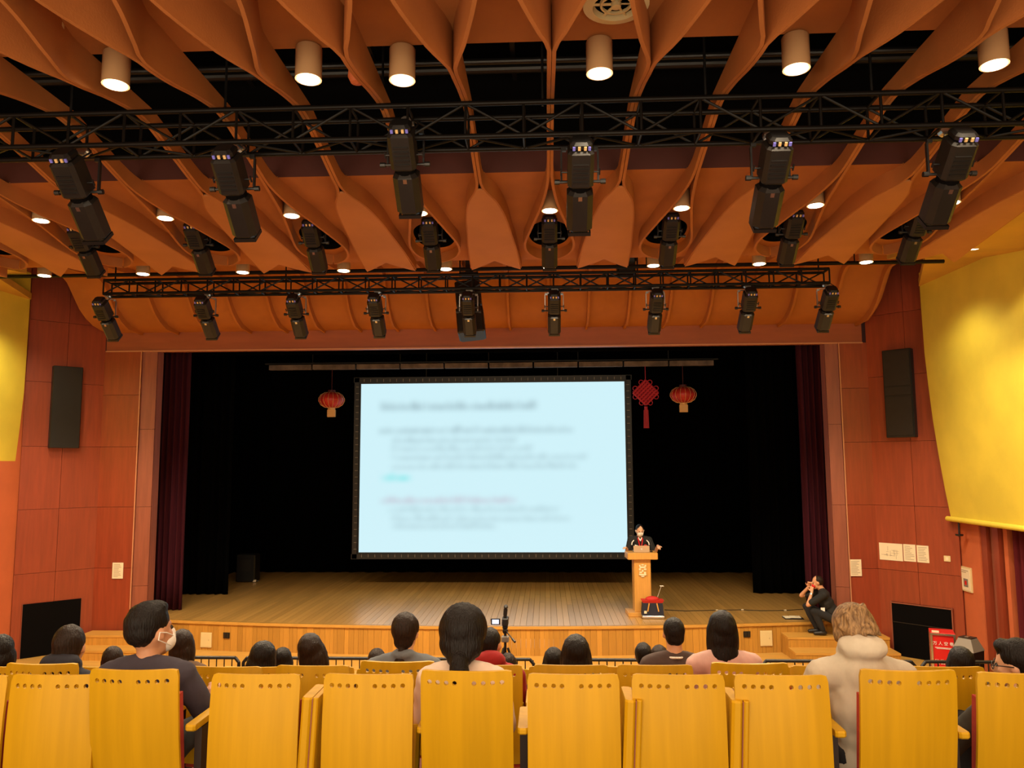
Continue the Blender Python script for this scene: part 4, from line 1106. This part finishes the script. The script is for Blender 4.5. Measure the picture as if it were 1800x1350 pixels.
def hair(mb, c, Rh, style, s=1.0, rg=None):
    def E(p, r, sub=3, rot=None): mb.ell(c+Rh @ (Vector(p)*s), tuple(q*s for q in r), Rh @ rot if rot else Rh, sub)
    if style == 'short':
        E((0, -.024, .045), (.088, .100, .096)); E((0, -.05, -.005), (.078, .068, .075)); E((0, .045, .098), (.06, .045, .035))
    elif style == 'crop':
        E((0, -.022, .034), (.083, .098, .100)); E((0, -.05, -.02), (.072, .062, .06))
    elif style == 'fade':
        E((0, -.020, .050), (.084, .098, .090)); E((0, -.045, .015), (.077, .072, .072)); E((0, .01, .10), (.064, .07, .036))
    elif style == 'buzz':
        E((0, -.022, .028), (.079, .096, .102))
    elif style == 'shaggy':
        E((0, -.02, .045), (.105, .118, .105)); E((0, -.055, .0), (.098, .072, .07)); E((-.07, .01, -.01), (.035, .06, .06)); E((.07, .01, -.01), (.035, .06, .06))
        r2 = random.Random(5)
        for i in range(34):
            a = r2.uniform(0, 2*math.pi); z = r2.uniform(-.045, .1); rr = .10
            p = Vector((rr*math.cos(a), -.02+rr*math.sin(a)*1.08, z+.02))
            if p.y > .05: continue
            q = p+Vector((p.x*.15, (p.y+.02)*.15, -.05)); mb.cone(c+Rh @ (p*s*.93), c+Rh @ (q*s), .022*s, .008*s, 1)
    elif style == 'long':
        E((0, -.02, .035), (.092, .106, .107)); E((0, -.052, -.05), (.094, .066, .12)); E((0, -.075, -.17), (.096, .052, .15)); E((.0, -.08, -.27), (.088, .035, .10))
        E((-.078, .0, -.06), (.03, .055, .12)); E((.078, .0, -.06), (.03, .055, .12))
    elif style == 'bob':
        E((0, -.02, .035), (.096, .108, .107)); E((0, -.05, -.05), (.098, .07, .10)); E((-.08, .0, -.05), (.03, .06, .09)); E((.08, .0, -.05), (.03, .06, .09))
    elif style == 'ponytail':
        E((0, -.02, .035), (.104, .112, .108)); E((0, -.055, -.02), (.096, .07, .085)); E((0, -.085, -.075), (.055, .045, .045))
        mb.cone(c+Rh @ (Vector((0, -.115, -.08))*s), c+Rh @ (Vector((.012, -.135, -.15))*s), .036*s, .046*s); mb.cone(c+Rh @ (Vector((.012, -.135, -.15))*s), c+Rh @ (Vector((-.005, -.12, -.20))*s), .046*s, .022*s)
    elif style == 'lowpony':
        E((0, -.02, .032), (.088, .102, .104)); E((0, -.05, -.03), (.066, .055, .07))
        mb.cone(c+Rh @ (Vector((.0, -.09, -.10))*s), c+Rh @ (Vector((.0, -.10, -.15))*s), .026*s, .042*s); mb.cone(c+Rh @ (Vector((.0, -.10, -.15))*s), c+Rh @ (Vector((-.03, -.11, -.27))*s), .042*s, .030*s)
def hairnoise(amp=.004, fr=(60, 60, 9)):
    def f(co):
        return amp*noise.noise(Vector((co.x*fr[0], co.y*fr[1], co.z*fr[2])))+amp*.6*noise.noise(Vector((co.x*18, co.y*18, co.z*10)))
    return f
def clothnoise(a=.006):
    def f(co): return a*noise.noise(Vector((co.x*9+co.z*5, co.y*8, co.z*11)))+a*.5*noise.noise(Vector((co.x*25, co.y*22, co.z*14+co.x*20)))
    return f
def person(loc, rz, J, label, top, bottom, hairstyle, hairmat, skinm='skin', vox=.013, hs=1.0, hrot=(0, 0, 0), sleeve=.55, mask=None, glasses=False, hood=False, collar=False, wide=1.0, group=None, legs=True, shoes=True, necktop=0, extras=None, flat_hands=True, handspec=None):
    t = thing('person', label, 'person', loc, rz, group)
    Rh = Rz(hrot[2]) @ Rx(hrot[0]) @ Ry(hrot[1])
    b = MB()
    pe, ch, nk, hd = J['pelvis'], J['chest'], J['neck'], J['head']
    sp_ax = (nk-pe).normalized(); xa = J['shR']-J['shL']; xa = (xa-sp_ax*xa.dot(sp_ax)).normalized(); ya = sp_ax.cross(xa)
    Rt = Matrix((xa, ya, sp_ax)).transposed()
    def torso(m, g):
        m.ell(pe, (.165*wide+g, .125+g, .13+g), Rt); m.ell(pe.lerp(ch, .5), (.145*wide+g, .108+g, .16+g), Rt)
        m.ell(ch, (.168*wide+g, .118+g, .17+g), Rt); m.ell(ch.lerp(nk, .55), (.155*wide+g, .095+g, .10+g), Rt)
        for s in ('shL', 'shR'):
            m.cone(ch.lerp(nk, .75), J[s], .075+g, .062+g); m.cone(nk.lerp(ch, .05), J[s].lerp(nk, .25), .055+g*.6, .058+g)
    torso(b, 0)
    b.cone(nk-sp_ax*.03, hd+Rh @ Vector((0, -.02, -.06)), .058, .054)
    head(b, hd, Rh, hs)
    for s, sg in (('L', -1), ('R', 1)):
        b.cone(J['sh'+s], J['el'+s], .050, .040); b.cone(J['el'+s], J['wr'+s], .040, .026)
        hdv, upv, thumb, curl = (handspec or {}).get(s, ((J['wr'+s]-J['el'+s]), V3(0, 0, 1), -sg, .45))
        hand(b, J['wr'+s], Vector(hdv), Vector(upv), thumb, 1.0, curl)
        if legs: b.cone(J['hp'+s], J['kn'+s], .078, .055); b.cone(J['kn'+s], J['an'+s], .054, .038)
    body = b.remesh('body', M[skinm], t, vox, 3)
    sh = MB(); torso(sh, .014)
    for s in 'LR':
        e = J['sh'+s].lerp(J['el'+s], min(1, sleeve*1.0/.6 if sleeve < .6 else 1)); g = .016
        sh.cone(J['sh'+s], e, .054+g, .046+g)
        if sleeve > .6: sh.cone(J['el'+s], J['el'+s].lerp(J['wr'+s], min(.97, (sleeve-.5)*2)), .044+g, .032+g*.7)
    if hood:
        c = nk+ya*-.075+sp_ax*.03
        sh.ell(c+sp_ax*.045, (.115, .07, .065), Rt); sh.ell(nk+sp_ax*.055-ya*.01, (.115, .115, .05), Rt); sh.ell(nk+ya*-.055-sp_ax*.06, (.13, .08, .11), Rt)
        if hood > 1: sh.ell(nk+sp_ax*.085-ya*.045, (.125, .095, .06), Rt)
    if collar: sh.ell(nk+sp_ax*.035-ya*.02, (.075, .075, .035), Rt)
    shirt = sh.remesh('shirt', M[top], t, vox, 3, clothnoise(.007 if vox < .02 else .004))
    if legs:
        pt = MB(); pt.ell(pe-sp_ax*.03, (.172*wide, .135, .13), Rt)
        for s in 'LR': pt.cone(J['hp'+s], J['kn'+s], .092, .068); pt.cone(J['kn'+s], J['an'+s].lerp(J['kn'+s], .08), .068, .055)
        pt.remesh('trousers', M[bottom], t, max(vox, .015), 3, clothnoise(.006))
    if shoes and legs:
        for s in 'LR':
            a = J['an'+s]; fd = J.get('foot', V3(0, 1, 0))
            f = MB(); f.cone(a+V3(0, 0, -.03), a+fd*.15+V3(0, 0, -.045), .042, .034); f.cone(a+V3(0, 0, -.04)-fd*.03, a+V3(0, 0, 0), .036, .04); f.remesh('shoe', M['shoe'], t, .012, 3)
    if hairstyle:
        h = MB(); hair(h, hd, Rh, hairstyle, hs); h.remesh('hair', M[hairmat], t, min(vox, .013), 2, hairnoise(.0045 if hairstyle != 'buzz' else .001))
    for s in (-1, 1):
        MB().ell(hd+Rh @ (V3(s*.030, .080, .004)*hs), (.011*hs,)*3, None, 1).build('eye', M['eye'], t, smooth=3.2)
    if mask:
        mk = MB(); mk.ell(hd+Rh @ (V3(0, .060, -.055)*hs), (.060*hs, .052*hs, .052*hs), Rh, 3); mk.cone(hd+Rh @ (V3(0, .105, -.02)*hs), hd+Rh @ (V3(0, .108, -.05)*hs), .016*hs, .016*hs)
        mo = mk.remesh('face_mask', M[mask], t, .008, 2)
        for s in (-1, 1):
            MB().tube([hd+Rh @ (V3(s*.05, .075, -.03)*hs), hd+Rh @ (V3(s*.082, .02, .0)*hs), hd+Rh @ (V3(s*.092, -.022, .012)*hs), hd+Rh @ (V3(s*.090, -.028, -.02)*hs), hd+Rh @ (V3(s*.05, .07, -.075)*hs)], .003, 6).build('ear_loop', M[mask], mo)
    if glasses:
        g = MB()
        for s in (-1, 1):
            c = hd+Rh @ (V3(s*.034, .098, .002)*hs)
            pts = [c+Rh @ V3(.026*math.cos(q), 0, .02*math.sin(q)) for q in frange(0, 2*math.pi, 13)]; g.tube(pts, .0025, 5)
            g.tube([hd+Rh @ V3(s*.06, .095, .005), hd+Rh @ V3(s*.088, -.005, .008)], .0028, 5)
        g.tube([hd+Rh @ V3(-.01, .1, .005), hd+Rh @ V3(.01, .1, .005)], .0025, 5); g.build('glasses', M['black'], t)
    if extras: extras(t, J, Rh, hd, ya, sp_ax, nk)
    return t
def seated(dz=0, lean=0, headfwd=.03, arms='lap', side=0, sw=.18):
    def L(x, y, z):
        # rotate the upper body about the hip by lean (+ forward)
        p = V3(x, y, z-.5); c, s = math.cos(-lean), math.sin(-lean)
        return V3(p.x+side*p.z, p.y*c-p.z*s, p.y*s+p.z*c+.5+dz)
    J = dict(pelvis=V3(0, 0, .50+dz*.3), chest=L(0, -.03, .82), neck=L(0, -.015, 1.035), head=L(0, headfwd, 1.182), shL=L(-sw, -.02, .975), shR=L(sw, -.02, .975))
    if arms == 'lap':
        J.update(elL=L(-sw-.05, .05, .72), elR=L(sw+.05, .05, .72), wrL=V3(-.13, .27, .62), wrR=V3(.13, .27, .62))
    elif arms == 'wide':
        J.update(elL=L(-sw-.13, .07, .72), elR=L(sw+.10, .07, .72), wrL=V3(-.22, .28, .68), wrR=V3(.2, .28, .68))
    elif arms == 'rest':
        J.update(elL=L(-sw-.24, .06, .735), elR=L(sw+.06, .05, .72), wrL=L(-sw-.27, .30, .72), wrR=V3(.14, .27, .62))
    J.update(hpL=V3(-.09, .0, .48), hpR=V3(.09, .0, .48), knL=V3(-.12, .40, .50), knR=V3(.12, .40, .50), anL=V3(-.12, .42, .085), anR=V3(.12, .42, .085))
    return J
def audience(px, topy, Y, row, label, top, hs_, hm, scale=1.0, legs=True, headfwd=.03, lean=0, side=0, sw=.18, arms='lap', **kw):
    fz = ROWF[row]
    p = at(px, topy, Y=Y)
    topl = 1.182+.131*scale+.012
    dz = p.z-fz-topl*1.0
    J = seated(dz, lean, headfwd, arms, side, sw)
    # keep the crown on the sight line found above
    hx = J['head'].x; loc = V3(p.x-hx, Y-J['head'].y, fz)
    return person(loc, 0, J, label, top, 'dark_trousers', hs_, hm, hs=scale, legs=legs, shoes=legs, **kw)
D = math.radians
def lanyard(t, J, Rh, hd, ya, ax, nk):
    MB().tube([nk+V3(.06*math.cos(a), -.01-.066*math.sin(a), .0+.01*math.sin(a)) for a in frange(-.3, math.pi+.3, 12)], .008, 6).build('lanyard', M['mask'], t)
audience(268, 1054, 4.08, 0, 'man with short black hair, white mask and navy tee, nearest row at the left', 'navy_tee', 'fade', 'hair', 1.18, skinm='skin', hrot=(D(4), D(0), D(-27)), mask='mask', vox=.011, arms='wide', lean=-.02, sw=.19, side=-.05)
audience(815, 1059, 4.05, 0, 'woman with a black ponytail and pale pink knit top, nearest row centre', 'pale_pink_knit', 'ponytail', 'hair', 1.2, skinm='skin2', vox=.011, lean=.02, hrot=(D(-6), 0, D(-4)), arms='lap', wide=.95, sw=.165)
audience(1497, 1059, 4.12, 0, 'person with sandy blond hair in a pale grey hoodie, bent forward', 'grey_hoodie', 'shaggy', 'blond', .93, skinm='skin2', vox=.011, lean=.10, hrot=(D(-22), D(-4), D(14)), arms='wide', sleeve=.95, hood=2, sw=.2, side=-.02)
audience(1782, 1119, 4.2, 0, 'man in black tee and glasses turned to the left, right edge of the photo', 'dark_olive_tee', 'short', 'hair', 1.0, skinm='skin2', vox=.011, hrot=(D(-4), 0, D(52)), glasses=True, arms='rest', lean=.05, mask=None)
audience(125, 1094, 4.9, 1, 'person in a dark jacket with a hood collar in the second row at the left', 'dark_jacket', 'crop', 'hairb', 1.12, vox=.013, arms='lap', sleeve=.95, hood=2, hrot=(D(-8), 0, D(8)), legs=False, lean=.03)
audience(714, 1072, 4.92, 1, 'woman with a low ponytail in a denim jacket, second row', 'denim_jacket', 'lowpony', 'hairb', .98, skinm='skin2', vox=.012, sleeve=.95, collar=True, legs=False, hrot=(0, 0, D(-8)))
audience(1268, 1071, 5.35, 2, 'woman with long straight black hair in a pink blouse', 'pink_blouse', 'long', 'hair', 1.0, skinm='skin2', vox=.012, legs=False, sleeve=.7)
audience(1183, 1081, 5.72, 2, 'man with cropped black hair, brown tee and white lanyard', 'brown_tee', 'crop', 'hair', .93, vox=.013, legs=False, hrot=(0, 0, D(4)), extras=lanyard)
audience(863, 1099, 5.75, 2, 'man with black hair in a red hoodie beside the camcorder tripod', 'red_hoodie', 'crop', 'hair', .95, vox=.013, legs=False, hood=True, hrot=(0, 0, D(-25)), sleeve=.95)
audience(1012, 1113, 5.72, 2, 'person with long black hair straight ahead in the third row', 'black_tee', 'long', 'hair', 1.08, vox=.013, legs=False)
audience(462, 1125, 5.72, 2, 'person with chin-length dark hair and an olive top at the left', 'olive_top', 'bob', 'hair', .98, vox=.013, legs=False, hrot=(D(-8), D(10), 0))
audience(549, 1110, 5.72, 2, 'person with long dark brown hair, head tilted, left of centre', 'olive_top', 'long', 'hairb', .98, vox=.013, legs=False, hrot=(D(6), D(-12), 0))
audience(4, 1113, 5.72, 2, 'person with black hair cut off by the left edge of the photo', 'black_tee', 'bob', 'hair', .95, vox=.015, legs=False)
audience(973, 1136, 7.3, 4, 'small dark head left of the long black hair, farther forward', 'black_tee', 'long', 'hair', 1.0, vox=.016, legs=False)
audience(1130, 1126, 7.3, 4, 'boy with short black hair and black tee, farther forward', 'black_tee', 'crop', 'hair', .95, vox=.016, legs=False)
audience(1158, 1132, 8.1, 5, 'small dark brown head between the boy and the brown tee man', 'olive_top', 'bob', 'hairb', .9, vox=.016, legs=False)
audience(498, 1136, 7.3, 4, 'small dark head right of the chin-length dark hair', 'black_tee', 'bob', 'hair', .85, vox=.016, legs=False)
audience(322, 1104, 6.5, 3, 'person with long brown-black hair just right of the masked man', 'olive_top', 'long', 'hairb', .98, vox=.015, legs=False)
audience(201, 1132, 6.5, 3, 'person with short reddish dark hair left of the masked man', 'dark_olive_tee', 'crop', 'hairb', .95, vox=.015, legs=False)
audience(663, 1138, 8.1, 5, 'small dark head peeking left of the denim jacket', 'black_tee', 'bob', 'hairb', .95, vox=.016, legs=False)
audience(893, 1146, 8.1, 5, 'small dark head beside the red hoodie below the tripod', 'black_tee', 'bob', 'hairb', .9, vox=.016, legs=False)
audience(1686, 1134, 6.5, 3, 'person with long black hair in front of the grey litter bin', 'black_tee', 'long', 'hair', 1.0, vox=.015, legs=False)
for i, (r, px) in enumerate(((4, 973), (4, 1130), (5, 1158), (4, 498), (3, 322), (3, 201), (5, 663), (5, 893), (3, 1686))):
    o = place_seat(r, px, 1178, 0, i, False); o['label'] = 'yellow plywood seat in the %s row under %s' % (RN[r], ['the small dark head at centre', 'the boy in black', 'the small head beside the brown tee man', 'the small head at the left', 'the long haired person beside the masked man', 'the reddish haired person', 'the small head by the denim jacket', 'the small head below the tripod', 'the long haired person by the bin'][i])

# ---- the speaker behind the lectern
px_, py_, pz_ = pod.location
sY = pod.location.y+.52
ph = at(1124, 921, Y=sY); k_ = (ph.z-.55)/1.78
J = dict(pelvis=V3(0, 0, .95), chest=V3(0, .02, 1.26), neck=V3(0, .0, 1.47), head=V3(0, -.045, 1.615), shL=V3(-.19, 0, 1.42), shR=V3(.19, 0, 1.42),
         elL=V3(-.28, -.10, 1.16), elR=V3(.30, -.08, 1.16), wrL=V3(-.30, -.30, 1.27), wrR=V3(.33, -.28, 1.33),
         hpL=V3(-.09, 0, .92), hpR=V3(.09, 0, .92), knL=V3(-.11, -.01, .5), knR=V3(.11, -.01, .5), anL=V3(-.12, .02, .085), anR=V3(.12, .02, .085), foot=V3(0, -1, 0))
# he faces -Y: flip the frame so that the torso front points to the audience
for a, b in (('shL', 'shR'), ('elL', 'elR'), ('wrL', 'wrR'), ('hpL', 'hpR'), ('knL', 'knR'), ('anL', 'anR')): pass
def flipJ(J): return {k: V3(-v.x, -v.y, v.z) for k, v in J.items()}
def spk_extra(t, J, Rh, hd, ya, ax, nk):
    MB().tube([nk+V3(-.05, .03, .02), nk+V3(-.04, .12, -.06), nk+V3(0, .135, -.26)], .012, 6).tube([nk+V3(.05, .03, .02), nk+V3(.04, .12, -.06), nk+V3(0, .135, -.26)], .012, 6).build('red_lanyard', M['redpaint'], t)
    for s in (-1, 1):
        MB().tube([nk+V3(s*.13, .07, -.045), nk+V3(s*.17, .09, -.09), nk+V3(s*.18, .10, -.14)], .012, 6).build('white_sleeve_flash', M['wht'], t)
    MB().cyl(nk+V3(-.10, .120, -.17), nk+V3(-.10, .132, -.17), .04, n=18).build('chest_badge', M['bagred'], t)
    MB().box(nk+V3(.09, .128, -.15), (.06, .008, .018), (0, -.3, 0)).build('chest_mark', M['wht'], t)
    MB().tube([nk+V3(-.035, .06, .01), nk+V3(0, .10, -.06), nk+V3(.035, .06, .01)], .012, 6).build('white_collar', M['wht'], t)
hsp = {'L': ((.5, .75, .5), (0, -.3, 1), 1, .7), 'R': ((-.1, .9, -.1), (0, .2, 1), -1, .8)}
person(V3(ph.x, sY, .55), math.pi, flipJ(J), 'man in black polo with face mask and red lanyard speaking behind the lectern', 'black_tee', 'dark_trousers', 'crop', 'hair', 'skin2', vox=.0095, hrot=(D(-12), 0, D(6)), mask='mask', sleeve=.5, extras=spk_extra, handspec=hsp)
# ---- the man crouching on the stage edge at the right (faces left)
hp_ = at(1453, 1012, Y=14.98)
base = V3(hp_.x-.02, 14.95, .366)
# local frame: facing +Y, rotated so that +Y looks to the photo's left
J = dict(pelvis=V3(0, -.16, .30), chest=V3(0, .02, .60), neck=V3(0, .08, .82), head=V3(0, .16, .95), shL=V3(-.18, .08, .75), shR=V3(.18, .06, .75),
         elL=V3(-.16, .36, .56), elR=V3(.16, .44, .68), wrL=V3(-.06, .27, .78), wrR=V3(.05, .31, .86),
         hpL=V3(-.09, -.14, .28), hpR=V3(.09, -.14, .28), knL=V3(-.10, .26, .46), knR=V3(.16, .36, .48), anL=V3(-.08, .10, .085), anR=V3(.10, .18, .085))
def crouch_extra(t, J, Rh, hd, ya, ax, nk):
    w, e = J['wrL'], J['elL']; d = (e-w).normalized()
    MB().cyl(w+d*.03, w+d*.055, .034, n=16).build('watch', M['metal'], t)
    MB().box(V3(-.12, .10, .47), (.01, .07, .09)).build('name_badge', M['wht'], t)
    mk = MB(); mk.ell(hd+Rh @ V3(0, .065, -.05), (.055, .05, .045), Rh, 2); mk.build('red_mask', M['redpaint'], t, smooth=3.2)
hsp = {'L': ((.25, -.05, 1), (-1, 0, 0), -1, .9), 'R': ((-.25, -.15, 1), (1, 0, 0), 1, .9)}
person(base, D(78), J, 'man in black tee squatting on the right stage edge with hands at his face', 'black_tee', 'dark_trousers', 'buzz', 'hairb', 'skin', vox=.0095, hrot=(D(-8), 0, 0), sleeve=.45, extras=crouch_extra, handspec=hsp)

bpy.data.scenes.remove(TMP)
